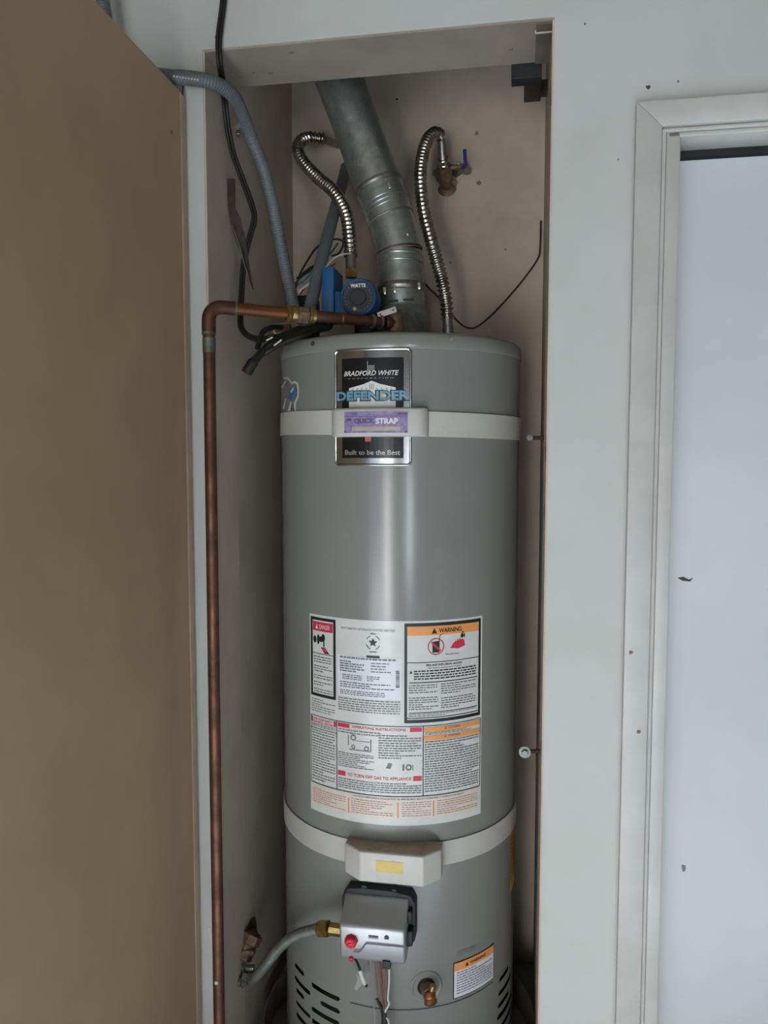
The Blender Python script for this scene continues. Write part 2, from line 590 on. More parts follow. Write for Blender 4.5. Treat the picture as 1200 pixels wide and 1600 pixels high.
# stains on the soffit: small flakes
for px, py, y in [(455, 82, 0.05), (395, 113, 0.12), (422, 114, 0.12), (798, 77, 0.11)]:
    d = ray(px, py)
    c = EYE + d * ((ZT - 0.0045 - EYE.z) / d.z)
    MB().box((c.x - 0.004, c.y - 0.003, ZT - 0.0055), (c.x + 0.004, c.y + 0.003, ZT - 0.004), 0.0004, 1).build('paint_flake', 'dirt', t1, smooth=False)
# thin darker slab with a lip at the header's corner
MB().box((XR - 0.03, 0.006, ZT - 0.008), (XR - 0.003, WT - 0.002, ZT - 0.004)).build('corner_patch', 'closet_dark', t1, smooth=False)
MB().box((XR - 0.032, 0.03, ZT - 0.0095), (XR - 0.003, 0.034, ZT - 0.004)).build('corner_lip', 'closet', t1, smooth=False)

# stains on the closet's back wall
rnd = random.Random(9)
for px, py, r, m in [(620, 155, .003, 'dark_dirt'), (745, 208, .005, 'dirt'), (748, 286, .006, 'dirt'), (700, 285, .022, 'dirt'), (708, 270, .024, 'dark_dirt'),
                     (726, 264, .020, 'dirt'), (686, 272, .018, 'dirt'), (701, 297, .012, 'dark_dirt'), (790, 390, .003, 'dirt'), (704, 410, .003, 'dirt')]:
    disc_on_wall(px, py, r, m, wall_back, 'stain', YB - 0.0011 - 0.0001 * rnd.random() * 3)

# ------------------------------------------------------------------ white door and its casing
cas = thing('trim_4', (0.2, -0.02, 0), None, None)
cas['kind'] = 'structure'
cas['label'] = 'white moulded casing round the flat door'
X0 = 0.181
ZC = 2.087
MB().prism([(X0, 0), (X0 + 0.042, 0), (X0 + 0.042, ZC - 0.042), (X0, ZC)], -0.016, 0, 0.0015).build('side_board', 'paint_trim', cas)
MB().prism([(X0, ZC), (X0 + 0.042, ZC - 0.042), (1.09, ZC - 0.042), (1.09, ZC)], -0.016, 0, 0.0015).build('head_board', 'paint_trim', cas)
MB().tube([(X0 + 0.0465, -0.006, 0), (X0 + 0.0465, -0.006, ZC - 0.046)], 0.0042, 10).build('bead', 'paint_trim', cas)
MB().tube([(X0 + 0.044, -0.006, ZC - 0.0465), (1.09, -0.006, ZC - 0.0465)], 0.0042, 10).build('bead', 'paint_trim', cas)
MB().box((X0 + 0.0505, -0.009, 0), (DX0 + 0.008, 0.12, ZC - 0.051), 0.002).build('jamb', 'paint_trim', cas)
MB().box((DX0 - 0.012, -0.009, DZ - 0.002), (1.03, 0.055, ZC - 0.051), 0.002).build('head_jamb', 'paint_trim', cas)
for px, py in [(986, 1020), (998, 1144)]:
    disc_on_wall(px, py, 0.0035, 'dirt', cas, 'scuff', -0.0172)
door2 = MB().box((DX0 + 0.011, 0.056, 0.01), (1.01, 0.096, DZ - 0.018), 0.0015).build('door_2', 'paint_door', smooth=False, kind='structure', label='flat white painted door with a small gouge')
MB().box((DX0 + 0.008, 0.06, DZ - 0.012), (1.03, 0.11, DZ + 0.001)).build('gap_shade', 'black_rubber', cas, smooth=False)  # black strip put in for the shade of the gap above the door
c = at(1073, 905, 0.0555)
MB().prism([(c.x - 0.016, c.z + 0.002), (c.x - 0.006, c.z + 0.004), (c.x + 0.004, c.z - 0.001), (c.x + 0.011, c.z + 0.003), (c.x + 0.006, c.z - 0.004), (c.x - 0.007, c.z - 0.003)],
           0.0548, 0.056).build('gouge', 'groove', door2, smooth=False)
disc_on_wall(1068, 1357, 0.004, 'print_grey', door2, 'scuff', 0.0548, 2.0)

# ------------------------------------------------------------------ brown closet door, open at a right angle
door1 = thing('door_1', (-0.64, -0.34, 0), None, None)
door1['kind'] = 'structure'
door1['label'] = 'brown hardboard closet door standing open'
ZD = 2.16
MB().box((-0.657, -0.70, 0.02), (-0.6205, -0.03, ZD), 0.001).build('door_leaf', 'brown_board', door1, smooth=False)
MB().box((-0.658, -0.03, 0.02), (-0.6195, -0.006, ZD), 0.004, 3).build('edge_strip', 'brown_edge', door1)
for zz in (0.45, 1.2, 1.95):
    MB().cyl((-0.628, -0.006, zz - 0.04), (-0.628, -0.006, zz + 0.04), 0.005, 12).build('hinge', 'steel_dull', door1)
c = atx(268, 206, -0.6195)
MB().obox(c, (0, 1, 0), (0, 0, 1), (1, 0, 0), 0.004, 0.006, 0.001).build('nail_head', 'dirt', door1, smooth=False)

# ------------------------------------------------------------------ water heater
wh = thing('water_heater', (TX, TY, PZ + 0.004), 'tall grey gas water heater with instruction labels in the closet', 'water heater')
ZTOP = 1.7245
ZS = 0.4255                                     # seam above the vented skirt
MB().lathe([(TR, 0.445), (TR, ZTOP - 0.03)], (TX, TY, 0), seg=160).build('jacket', 'tank', wh)
# vented skirt with real slots
slots = []
for a, b, c_, d in [(487, 1537, 531, 1562), (501, 1565, 531, 1583), (487, 1575, 530, 1600), (461, 1505, 475, 1525), (461, 1523, 485, 1556), (463, 1541, 475, 1564),
                    (463, 1559, 485, 1595), (780, 1534, 794, 1511), (779, 1553, 798, 1523), (778, 1572, 794, 1551), (777, 1587, 798, 1559)]:
    p0, z0 = tk(a, b)
    p1, z1 = tk(c_, d)
    slots.append((min(p0, p1), max(p0, p1), (z0 + z1) / 2, 0.0048))
for dz in (0.052, 0.078, 0.104):                # the rows carry on below the frame
    slots.append((radians(-36.2), radians(-19.2), 0.4235 - dz, 0.0048))
    slots.append((radians(-50.2), radians(-37.2), 0.349 - dz + 0.026, 0.0048))
    slots.append((radians(63), radians(83), 0.358 - dz + 0.026, 0.0048))
NP, NZ = 800, 132
z_lo, z_hi = PZ + 0.006, 0.445
vs_, fs_ = [], []
for j in range(NZ + 1):
    for i in range(NP):
        vs_.append(cyl(-pi + 2 * pi * i / NP, z_lo + (z_hi - z_lo) * j / NZ))


def in_slot(p, z):
    for (a, b, zc, h) in slots:
        if abs(z - zc) < h:
            q = h / TR
            e = max(a + q - p, p - (b - q), 0.0) * TR
            if e * e + (z - zc) ** 2 < h * h:
                return True
    return False


for j in range(NZ):
    z = z_lo + (z_hi - z_lo) * (j + 0.5) / NZ
    for i in range(NP):
        p = -pi + 2 * pi * (i + 0.5) / NP
        if abs(p) < 1.6 and in_slot(p, z):
            continue
        fs_.append((j * NP + i, j * NP + (i + 1) % NP, (j + 1) * NP + (i + 1) % NP, (j + 1) * NP + i))
MB().add(vs_, fs_).build('vented_skirt', 'tank', wh, recalc=False)
MB().lathe([(TR - 0.02, PZ + 0.006), (TR - 0.02, 0.5)], (TX, TY, 0), seg=64).build('inner_liner', 'tank_dark', wh)
MB().lathe([(0.02, PZ + 0.004), (TR - 0.004, PZ + 0.004), (TR - 0.004, PZ + 0.02)], (TX, TY, 0), seg=48).build('base_ring', 'tank_dark', wh)
MB().cpatch(tk(547, 1565)[0], tk(770, 1537)[0], ZS - 0.0016, ZS + 0.0008, TR + 0.0006).build('seam', 'groove', wh, recalc=False)
# lid with folded rim
MB().lathe([(0.0, ZTOP + 0.012), (0.18, ZTOP + 0.008), (TR - 0.012, ZTOP + 0.002), (TR - 0.003, ZTOP - 0.001), (TR + 0.0012, ZTOP - 0.006), (TR + 0.0018, ZTOP - 0.028),
            (TR + 0.0008, ZTOP - 0.030), (TR - 0.002, ZTOP - 0.030)], (TX, TY, 0), seg=160).build('lid', 'tank', wh, angle=60)
for px, py, m in [(490, 537, 'groove'), (705, 530, 'tank')]:
    p, z = tk(px, py)
    a, b = cyl(p, z, TR), cyl(p, z, TR + 0.0045)
    MB().cyl(a, b, 0.0045, 12, 0.001).build('screw', m, wh)
# draft hood
MB().lathe([(0.075, ZTOP + 0.010), (0.066, ZTOP + 0.022), (0.060, ZTOP + 0.03), (0.056, ZTOP + 0.078), (0.048, ZTOP + 0.088), (0.046, ZTOP + 0.098)], (TX + 0.004, TY, 0), seg=48).build('draft_hood', 'galv_dull', wh)
MB().lathe([(0.085, ZTOP + 0.008), (0.085, ZTOP + 0.014), (0.06, ZTOP + 0.014)], (TX + 0.004, TY, 0), seg=40).build('hood_flange', 'tank_dark', wh)

# --- main instruction label
LP0, LP1, LZ0, LZ1 = radians(-35.6), radians(47.6), 0.7945, 1.190
R1, R2, R3, R4, R5 = TR + 0.0006, TR + 0.0010, TR + 0.0014, TR + 0.0018, TR + 0.0022
il = MB().cpatch(LP0, LP1, LZ0, LZ1, R1).build('instruction_label', 'label_paper', wh, recalc=False, label='large printed sheet of warnings and instructions')


def L2(px0, py0, px1, py1):
    """two opposite corners in the photograph -> rectangle on the jacket"""
    a, za = tk(px0, py0)
    b, zb = tk(px1, py1)
    return a, b, zb, za


def sub(name, m, mb, label=None):
    return mb.build(name, m, il, recalc=False, smooth=False, label=label)


# danger panel
a0, a1, b0, b1 = radians(-34.8), radians(-20.2), tk(537, 1096)[1], tk(486, 962)[1]
W1 = radians(1.3)
sub('danger_border', 'print_black', MB().cframe(a0, a1, b0, b1, R2, W1, 0.0058))
i0, i1, j0, j1 = a0 + W1, a1 - W1, b0 + 0.0058, b1 - 0.0058
H = j1 - j0
sub('danger_band', 'print_red', MB().cpatch(i0 + .004, i1 - .004, j1 - 0.021, j1 - 0.003, R2))
m1 = MB().ctext('DANGER', i0 + 0.075, i1 - 0.03, j1 - 0.0165, j1 - 0.0075, R3, 0.008)
m1.cpoly([(i0 + 0.035, j1 - 0.017), (i0 + 0.062, j1 - 0.017), (i0 + 0.0485, j1 - 0.0065)], R3)
sub('danger_lettering', 'label_paper', m1)
zl = j1 - 0.065
sub('danger_rule', 'print_black', MB().cpatch(i0, i1, zl - 0.0012, zl, R2))
# tap and hand pictogram
m1 = MB()
pc = lambda u, v: (i0 + (i1 - i0) * u, zl + (j1 - 0.022 - zl) * v)
for (u, v, ru, rv) in [(0.12, .62, .09, .17), (0.3, .64, .07, .24), (0.44, .66, .10, .14), (0.54, .74, .09, .18)]:
    m1.cpoly([pc(u + ru * cos(k * pi / 5), v + rv * sin(k * pi / 5)) for k in range(10)], R2)
m1.cpoly([pc(.54, .6), pc(.6, .6), pc(.6, .35), pc(.54, .35)], R2)
m1.cpoly([pc(.42, .3), pc(.5, .3), pc(.85, .04), pc(.6, .02)], R2)
sub('tap_picture', 'print_black', m1)
m1 = MB().cpoly([pc(.56, .34), pc(.62, .3), pc(.68, .22), pc(.78, .12), pc(.62, .08), pc(.5, .18)], R3)
sub('hand_picture', 'print_red', m1)
m1 = MB()
zz = zl - 0.006
for k, n in enumerate((3, 3, 2, 2, 2)):
    m1.clines(i0 + 0.012, i1 - 0.012, zz - n * 0.0050, zz, n, R2, 20 + k, 0.42)
    zz -= n * 0.0050 + 0.0036
sub('text_lines', 'print_grey', m1)
a_, b_ = LP0 + 0.02, radians(-20.5)
sub('text_lines', 'print_grey', MB().clines(a_, b_, b0 - 0.034, b0 - 0.006, 6, R2, 31, 0.4))
# middle column
c0, c1 = radians(-19.2), radians(9.6)
sub('title_line', 'print_grey', MB().ctext('AUTOMATIC STORAGE WATER HEATER', c0 + 0.03, c1 - 0.05, 1.1695, 1.1738, R2, 0.01))
pcx, pcz = tk(583, 1004)
m1 = MB()
star = [(pcx + (0.0092 if k % 2 == 0 else 0.0042) / TR * sin(k * pi / 5), pcz + (0.0092 if k % 2 == 0 else 0.0042) * cos(k * pi / 5)) for k in range(10)]
for k in range(10):
    m1.add([cyl(pcx, pcz, R3), cyl(*star[k], R3), cyl(*star[(k + 1) % 10], R3)], [(0, 1, 2)])
ring = lambda cx, cz, r0, r1, n=28, q0=0, q1=2 * pi: ([cyl(cx + rr / TR * cos(q0 + (q1 - q0) * k / n), cz + rr * sin(q0 + (q1 - q0) * k / n), R3) for k in range(n + 1) for rr in (r0, r1)],
                                                      [(2 * k, 2 * k + 1, 2 * k + 3, 2 * k + 2) for k in range(n)])
for q0, q1 in ((0.4, 1.2), (1.9, 2.7), (3.4, 4.3), (5.1, 5.9)):
    m1.add(*ring(pcx, pcz, 0.0128, 0.0142, 8, q0, q1))
m1.ctext('DESIGN', pcx - 0.022, pcx + 0.022, pcz + 0.0155, pcz + 0.0185, R3, 0.02)
m1.ctext('CERTIFIED', pcx - 0.026, pcx + 0.026, pcz - 0.0195, pcz - 0.0165, R3, 0.02)
m1.cpatch(pcx - 0.05, pcx + 0.05, pcz - 0.0295, pcz - 0.025, R3)
sub('certification_mark', 'print_black', m1)
q0, q1, r0, r1 = c0, radians(9.3), tk(583, 1092)[1], tk(583, 1027)[1]
sub('rating_plate', 'label_white', MB().cpatch(q0, q1, r0, r1, R2))
m1 = MB()
hh = (r1 - r0)
m1.clines(q0 + 0.02, q1 - 0.04, r1 - hh * 0.10, r1 - hh * 0.03, 1, R3, 3, .6, short=0)
m1.clines(q0 + 0.02, q0 + 0.22, r1 - hh * 0.42, r1 - hh * 0.13, 5, R3, 4, .55)
m1.clines(q0 + 0.27, q1 - 0.06, r1 - hh * 0.40, r1 - hh * 0.13, 4, R3, 5, .4, short=.8)
m1.clines(q0 + 0.04, q0 + 0.20, r1 - hh * 0.60, r1 - hh * 0.46, 3, R3, 6, .5)
m1.clines(q0 + 0.24, q0 + 0.34, r1 - hh * 0.60, r1 - hh * 0.46, 3, R3, 7, .5)
m1.clines(q0 + 0.02, q1 - 0.05, r1 - hh * 0.80, r1 - hh * 0.64, 3, R3, 8, .5, short=.4)
m1.clines(q0 + 0.02, q1 - 0.12, r1 - hh * 0.97, r1 - hh * 0.84, 3, R3, 9, .5, short=.4)
sub('rating_lines', 'print_grey', m1)
m1 = MB()
rnd = random.Random(12)
z = r1 - hh * 0.30
while z > r1 - hh * 0.68:
    t = rnd.uniform(0.0008, 0.0026)
    m1.cpatch(q1 - 0.04, q1 - 0.012, z - t, z, R3)
    z -= t + rnd.uniform(0.0007, 0.0018)
sub('bar_code', 'print_black', m1)
sub('text_lines', 'print_grey', MB().clines(c0 + .004, c1 - 0.012, r0 - 0.030, r0 - 0.003, 6, R2, 41, 0.5, short=0.1))
# warning panel
w0, w1, y0, y1 = radians(10.6), radians(46.6), tk(636, 1130)[1], tk(637, 974)[1]
W2 = 0.021
sub('warning_border', 'print_black', MB().cframe(w0, w1, y0, y1, R2, W2, 0.0062))
u0, u1, v0, v1 = w0 + W2, w1 - W2, y0 + 0.0062, y1 - 0.0062
sub('warning_band', 'print_orange', MB().cpatch(u0, u1, v1 - 0.0175, v1 - 0.0005, R2))
uc = (u0 + u1) / 2
m1 = MB().ctext('WARNING', uc - 0.055, uc + 0.13, v1 - 0.0135, v1 - 0.0045, R3, 0.03)
m1.cpoly([(uc - 0.112, v1 - 0.0145), (uc - 0.068, v1 - 0.0145), (uc - 0.09, v1 - 0.004)], R3)
sub('warning_lettering', 'print_black', m1)
vr = tk(690, 1034)[1]
sub('warning_rules', 'print_black', MB().cpatch(u0, u1, vr, vr + 0.0014, R2).cpatch(u0 + .015, u1 - .01, vr - .0385, vr - .0368, R2)
    .cpatch(u0 + .015, u1 - .01, vr - .0965, vr - .0950, R2).cpatch(u0, u1, vr - .1065, vr - .105, R2))
# no-fuel-can sign and flames
gx, gz = tk(681, 1010)
m1 = MB().cpoly([(gx - 0.027, gz - 0.0115), (gx + 0.027, gz - 0.0115), (gx + 0.029, gz + 0.0105), (gx - 0.029, gz + 0.0095)], R2)
m1.cpoly([(gx + 0.02, gz + 0.010), (gx + 0.028, gz + 0.010), (gx + 0.033, gz + 0.02), (gx + 0.056, gz + 0.0232), (gx + 0.056, gz + 0.0245), (gx + 0.03, gz + 0.022)], R2)
sub('fuel_can_picture', 'print_black', m1)
m1 = MB().add(*ring(gx, gz, 0.0142, 0.0162, 32))
e = 0.0125 * 0.707
dx = 0.0016 / TR
m1.add([cyl(gx - e / TR - dx, gz + e - .001, R3), cyl(gx - e / TR + dx, gz + e + .001, R3), cyl(gx + e / TR + dx, gz - e + .001, R3), cyl(gx + e / TR - dx, gz - e - .001, R3)], [(0, 1, 2, 3)])
sub('prohibition_ring', 'print_red', m1)
fx, fz = tk(716, 1006)
fl = [(-.072, -.006), (-.055, -.002), (-.05, .001), (-.04, .0045), (-.036, .002), (-.025, .0085), (-.018, .004), (-.006, .012), (0, .006), (.014, .0125), (.02, .008), (.034, .01), (.05, .006), (.058, -.004), (.0, -.0085)]
m1 = MB()
for k in range(len(fl)):
    p_, q_ = fl[k], fl[(k + 1) % len(fl)]
    m1.add([cyl(fx + .005, fz - .003, R2), cyl(fx + p_[0], fz + p_[1], R2), cyl(fx + q_[0], fz + q_[1], R2)], [(0, 1, 2)])
sub('flame_picture', 'print_red', m1)
m1 = MB()
for (du, dv, ru, rv) in [(.03, .016, .014, .0045), (.036, .0225, .007, .0022), (.05, .016, .006, .0045)]:
    m1.cpoly([(fx + du + ru * cos(k * pi / 5), fz + dv + rv * sin(k * pi / 5)) for k in range(10)], R3)
sub('running_figure', 'print_black', m1)
sub('picture_caption', 'print_grey', MB().ctext('Flammable Vapors', gx + 0.075, gx + 0.19, gz - 0.0185, gz - 0.0148, R2, 0.015))
m1 = MB().ctext('FIRE AND EXPLOSION HAZARD', uc - 0.15, uc + 0.14, vr - 0.0068, vr - 0.0028, R2, 0.03)
m1.ctext('Can result in serious injury or death', uc - 0.14, uc + 0.13, vr - 0.0125, vr - 0.0088, R2, 0.01)
m1.clines(u0 + 0.05, u1 - 0.02, vr - 0.0345, vr - 0.0145, 4, R2, 51, 0.5, short=0.1)
m1.cpoly([(u0 + 0.016, vr - 0.020), (u0 + 0.04, vr - 0.020), (u0 + 0.028, vr - 0.0138)], R2)
sub('hazard_lines', 'print_black', m1)
m1 = MB()
um = u0 + (u1 - u0) * 0.44
m1.clines(u0 + .012, um - .03, vr - .060, vr - .042, 4, R2, 52, .45)
m1.clines(um, u1 - .025, vr - .064, vr - .042, 5, R2, 53, .45)
m1.clines(u0 + .012, um - .02, vr - .092, vr - .066, 6, R2, 54, .45, short=.4)
m1.clines(um, u1 - .03, vr - .092, vr - .069, 5, R2, 55, .45, short=.5)
m1.clines(u0 + .012, u1 - .03, vr - .1045, vr - .098, 2, R2, 56, .45, short=.5)
m1.clines(u0 + .012, u1 - .03, y0 + .0075, vr - .1075, 2, R2, 57, .45, short=.5)
sub('text_lines', 'print_grey', m1)
# lower half: three columns and the peach table
s_top = tk(487, 1114)[1] - 0.001
s_bot = tk(618, 1243)[1] - 0.001
k0, k1, k2, k3 = LP0 + 0.014, radians(-19.8), tk(661, 1180)[0], LP1 - 0.016
sub('table_rules', 'print_black', MB().cpatch(k0, k3, s_top - .0012, s_top, R3).cpatch(k0, k3, s_bot - .0016, s_bot, R3).cpatch(k0 - .003, k0 + .003, s_bot, s_top, R3)
    .cpatch(k1 - .0035, k1 + .0035, s_bot, s_top, R3).cpatch(k2 - .0035, k2 + .0035, s_bot, s_top, R3).cpatch(k3 - .003, k3 + .003, s_bot, s_top, R3)
    .cpatch(k0, k1, s_top - .026, s_top - .0248, R3))
for (h0_, h1_) in ((k0 + .006, k0 + .022), (k1 - .028, k1 - .007)):
    sub('red_block', 'print_red', MB().cpatch(h0_, h1_, s_top - .014, s_top - .003, R3))
z5 = tk(600, 1216)[1]
for (h0_, h1_, za_, zb_) in ((k1 + .01, k1 + .11, s_top - .011, s_top - .003), (k2 - .1, k2 - .01, s_top - .011, s_top - .003),
                             (k1 + .01, k1 + .075, z5 - .0045, z5 + .0045), (k2 - .075, k2 - .01, z5 - .0045, z5 + .0045)):
    sub('red_block', 'print_red', MB().cpatch(h0_, h1_, za_, zb_, R3))
sub('red_heading', 'print_red', MB().ctext('OPERATING INSTRUCTIONS', k1 + .13, k2 - .13, s_top - .0095, s_top - .0045, R3, .012))
sub('red_heading', 'print_red', MB().ctext('TO TURN OFF GAS TO APPLIANCE', k1 + .09, k2 - .09, z5 - .003, z5 + .003, R3, .012))
sub('red_heading', 'print_red', MB().ctext('FOR YOUR SAFETY', k0 + .035, k1 - .04, s_top - .0085, s_top - .0042, R3, .02))
sub('red_heading', 'print_red', MB().ctext('READ BEFORE OPERATING', k0 + .03, k1 - .035, s_top - .0145, s_top - .0102, R3, .02))
for dz in (0.0, 0.0165):
    sub('orange_heading', 'print_orange', MB().cpatch(k2 + .008, k3 - .006, s_top - .0125 - dz, s_top - .0035 - dz, R3))
kc = (k2 + k3) / 2 - .02
m1 = MB()
for dz in (0.0, 0.0165):
    m1.ctext('WARNING', kc - .03, kc + .07, s_top - .0085 - dz, s_top - .0045 - dz, R4, .03)
    m1.cpoly([(kc - .06, s_top - .009 - dz), (kc - .04, s_top - .009 - dz), (kc - .05, s_top - .004 - dz)], R4)
m1.clines(k2 + .015, k3 - .015, s_top - .0195, s_top - .0135, 2, R3, 60, .45, short=.5)
m1.clines(k2 + .012, k3 - .012, s_bot + .004, s_top - .031, 21, R3, 61, .42, short=.15)
sub('text_lines', 'print_grey', m1)
m1 = MB().clines(k0 + .012, k1 - .012, s_top - .0235, s_top - .0165, 2, R3, 62, .45)
m1.clines(k0 + .014, k1 - .014, s_bot + .003, s_top - .029, 19, R3, 63, .38, short=.4)
km = k1 + (k2 - k1) * .48
m1.clines(k1 + .015, km + .03, s_top - .024, s_top - .014, 2, R3, 64, .4)
m1.clines(k1 + .015, km - .02, z5 + .012, s_top - .060, 8, R3, 65, .42, short=.4)
m1.clines(km + .015, k2 - .015, z5 + .036, s_top - .018, 10, R3, 66, .42, short=.4)
m1.clines(k1 + .012, k2 - .012, s_bot + .003, z5 - .009, 5, R3, 67, .45, short=.1)
sub('text_lines', 'print_grey', m1)
# little diagrams
m1 = MB()
dxc, dzc = tk(563, 1160)
for (u, v, r) in [(-.055, .008, .006), (-.055, -.01, .004), (.05, -.011, .005)]:
    m1.add(*ring(dxc + u, dzc + v, r * .55, r, 14))
m1.cpatch(dxc - .1, dxc - .092, dzc - .008, dzc + .012, R3).cpatch(dxc - .04, dxc + .08, dzc + .002, dzc + .003, R3).cpatch(dxc + .08, dxc + .088, dzc - .014, dzc + .008, R3)
m1.cpatch(dxc - .09, dxc + .085, dzc - .0165, dzc - .0148, R3)
sub('valve_diagram', 'print_grey', m1)
m1 = MB()
ex, ez = tk(636, 1199)
m1.cpatch(ex - .035, ex - .02, ez - .006, ez + .006, R3)
m1.add(*ring(ex + .012, ez, .003, .0062, 14))
m1.cpatch(ex + .04, ex + .046, ez - .006, ez + .005, R3)
sub('valve_diagram', 'print_grey', m1)
m1 = MB()
ex2, ez2 = tk(609, 1197)
m1.cpoly([(ex2 - .03, ez2 - .004), (ex2 - .01, ez2 + .006), (ex2 + .02, ez2 + .005), (ex2 + .005, ez2 - .005)], R3)
sub('valve_diagram', 'print_grey', m1)
sub('table_tint', 'print_peach', MB().cpatch(k0, k3, LZ0 + .013, s_bot - .003, R2))
m1 = MB().ctext('CAUTION: IMPROPER INSTALLATION OR MISUSE MAY RESULT IN PROPERTY DAMAGE OR INJURY', radians(-12), radians(38), s_bot - .0085, s_bot - .0045, R3, .02)
sub('caution_line', 'print_purple', m1)
zt_, zb_ = s_bot - .012, LZ0 + .016
m1 = MB()
for (f0, f1) in ((.01, .24), (.27, .50), (.545, .70), (.735, .985)):
    m1.clines(k0 + (k3 - k0) * f0, k0 + (k3 - k0) * f1, zb_, zt_, 7, R3, int(f0 * 100) + 70, .35, short=.3)
sub('table_text', 'print_brown', m1)
for f in (.255, .525, .715):
    sub('table_divider', 'print_orange', MB().cpatch(k0 + (k3 - k0) * f - .006, k0 + (k3 - k0) * f + .006, zb_, zt_, R3))

# --- brand plate
BP0, BP1, BZ0, BZ1 = radians(-19.5), radians(13.0), 1.482, 1.694


def rrect(p0, p1, z0, z1, rad, n=6):
    out = []
    for (cx, cz, a0) in ((p1 - rad / TR, z1 - rad, 0), (p0 + rad / TR, z1 - rad, pi / 2), (p0 + rad / TR, z0 + rad, pi), (p1 - rad / TR, z0 + rad, 1.5 * pi)):
        for k in range(n + 1):
            a = a0 + (pi / 2) * k / n
            out.append((cx + rad / TR * cos(a), cz + rad * sin(a)))
    return out


bp = MB().cpatch(BP0 + .006, BP1 - .006, BZ0 + .002, BZ1 - .002, TR + .0008).build('brand_plate', 'chrome', wh, recalc=False, label='chrome edged black brand plate')
loop = rrect(BP0, BP1, BZ0, BZ1, 0.007)
dense = []
for k in range(len(loop)):
    a, b = loop[k], loop[(k + 1) % len(loop)]
    n = max(1, int(max(abs(b[0] - a[0]) / .04, abs(b[1] - a[1]) / .02)))
    for i in range(n):
        dense.append((a[0] + (b[0] - a[0]) * i / n, a[1] + (b[1] - a[1]) * i / n))
pts = [cyl(p, z, TR + .0014) for p, z in dense]
MB().tube(pts + pts[:2], .0024, 8, caps=False).build('rim', 'chrome', bp)


def bsub(name, m, mb):
    return mb.build(name, m, bp, recalc=False, smooth=False)


bx0, bx1, bz0, bz1 = BP0 + .052, BP1 - .05, BZ0 + .0125, BZ1 - .0155
bsub('black_panel', 'label_black', MB().cpatch(bx0, bx1, bz0, bz1, R2))
bc = (bx0 + bx1) / 2
bsub('company_lettering', 'brand_white', MB().ctext('BRADFORD WHITE', bx0 + .018, bx1 - .035, bz1 - .0325, bz1 - .0235, R3, .015, .3))
bsub('company_lettering', 'brand_silver', MB().ctext('C O R P O R A T I O N', bx0 + .05, bx1 - .07, bz1 - .0385, bz1 - .0362, R3, .0, .2))
m1 = MB()
for k in range(4):
    m1.cpatch(bc - .03, bc + .022, bz1 - .0155 - k * .0024, bz1 - .0155 - k * .0024 + .0014, R3)
m1.cpatch(bc - .033, bc - .028, bz1 - .024, bz1 - .006, R3)
bsub('flag_emblem', 'brand_silver', m1)
# gabled shield
gz1 = bz1 - .042
m1 = MB()
sh = [(bc - .175, gz1 - .05), (bc - .175, gz1 - .013), (bc - .06, gz1 - .006), (bc, gz1), (bc + .06, gz1 - .006), (bc + .175, gz1 - .013), (bc + .175, gz1 - .05)]
for k in range(len(sh) - 1):
    for q in range(4):
        pa_, pb_ = (tuple(sh[k][i] + (sh[k + 1][i] - sh[k][i]) * t for i in (0, 1)) for t in (q / 4, (q + 1) / 4))
        if pb_[0] > pa_[0]:
            m1.add([cyl(*pa_, R3), cyl(*pb_, R3), cyl(pb_[0], gz1 - .05, R3), cyl(pa_[0], gz1 - .05, R3)], [(0, 1, 2, 3)])
bsub('shield', 'brand_white', m1)
m1 = MB()
for sgn in (-1, 1):
    for k in range(4):
        a_, b_ = bc + sgn * (.03 + k * .035), gz1 - .016
        m1.add([cyl(a_, b_ + .003, R4), cyl(a_ + sgn * .006, b_ + .003, R4), cyl(a_ + sgn * .05, b_ - .012, R4), cyl(a_ + sgn * .044, b_ - .012, R4)], [(0, 1, 2, 3)])
for k in range(3):
    m1.cpatch(bc - .016 + k * .013, bc - .011 + k * .013, gz1 - .016, gz1 - .006, R4)
bsub('shield_lines', 'print_grey', m1)
zd0, zd1 = 1.601, 1.6175
pd0, pd1 = BP0 + .012, BP1 - .012
bsub('model_outline', 'brand_navy', MB().ctext('DEFENDER', pd0 - .004, pd1 + .004, zd0 - .002, zd1 + .002, R4, .09))
bsub('model_lettering', 'brand_blue', MB().ctext('DEFENDER', pd0, pd1, zd0, zd1, R5, .03))
zc, xc = (zd0 + zd1) / 2, pd0 + (pd1 - pd0) * .655
m1 = MB().cpoly([(xc + .013 * cos(k * pi / 6), zc + .0036 * sin(k * pi / 6)) for k in range(12)], R5 + .0005)
bsub('gold_badge', 'brand_gold', m1)
bsub('red_mark', 'dull_red', MB().cpatch(bc - .05, bc - .005, BZ0 + .043, BZ0 + .053, R3))  # small dull red patch low on the black panel
bsub('motto', 'brand_silver', MB().ctext('Built to be the Best', bx0 + .025, bx1 - .025, BZ0 + .0185, BZ0 + .0275, R3, .012))

# --- two-lobed logo sticker near the edge
T_ = lambda px, py: tk(px, py)
lobes = lambda g: [T_(*q) for q in [(439 - g * .3, 646), (438.5 - g * .3, 612), (439.5 - g * .3, 600 - g), (444, 593 - g), (450, 592.5 - g), (454, 597 - g), (456.5, 601 - g), (460, 598.5 - g), (463 + g, 601 - g), (464.5 + g, 609), (464 + g, 620),
                                    (460 + g, 629), (459.5 + g, 646)]]


def fan(pts, r):
    cx_, cz_ = sum(p for p, z in pts) / len(pts), sum(z for p, z in pts) / len(pts)
    mb = MB()
    for k in range(len(pts)):
        a, b = pts[k], pts[(k + 1) % len(pts)]
        mb.add([cyl(cx_, cz_, r), cyl(*a, r), cyl(*b, r)], [(0, 1, 2)])
    return mb


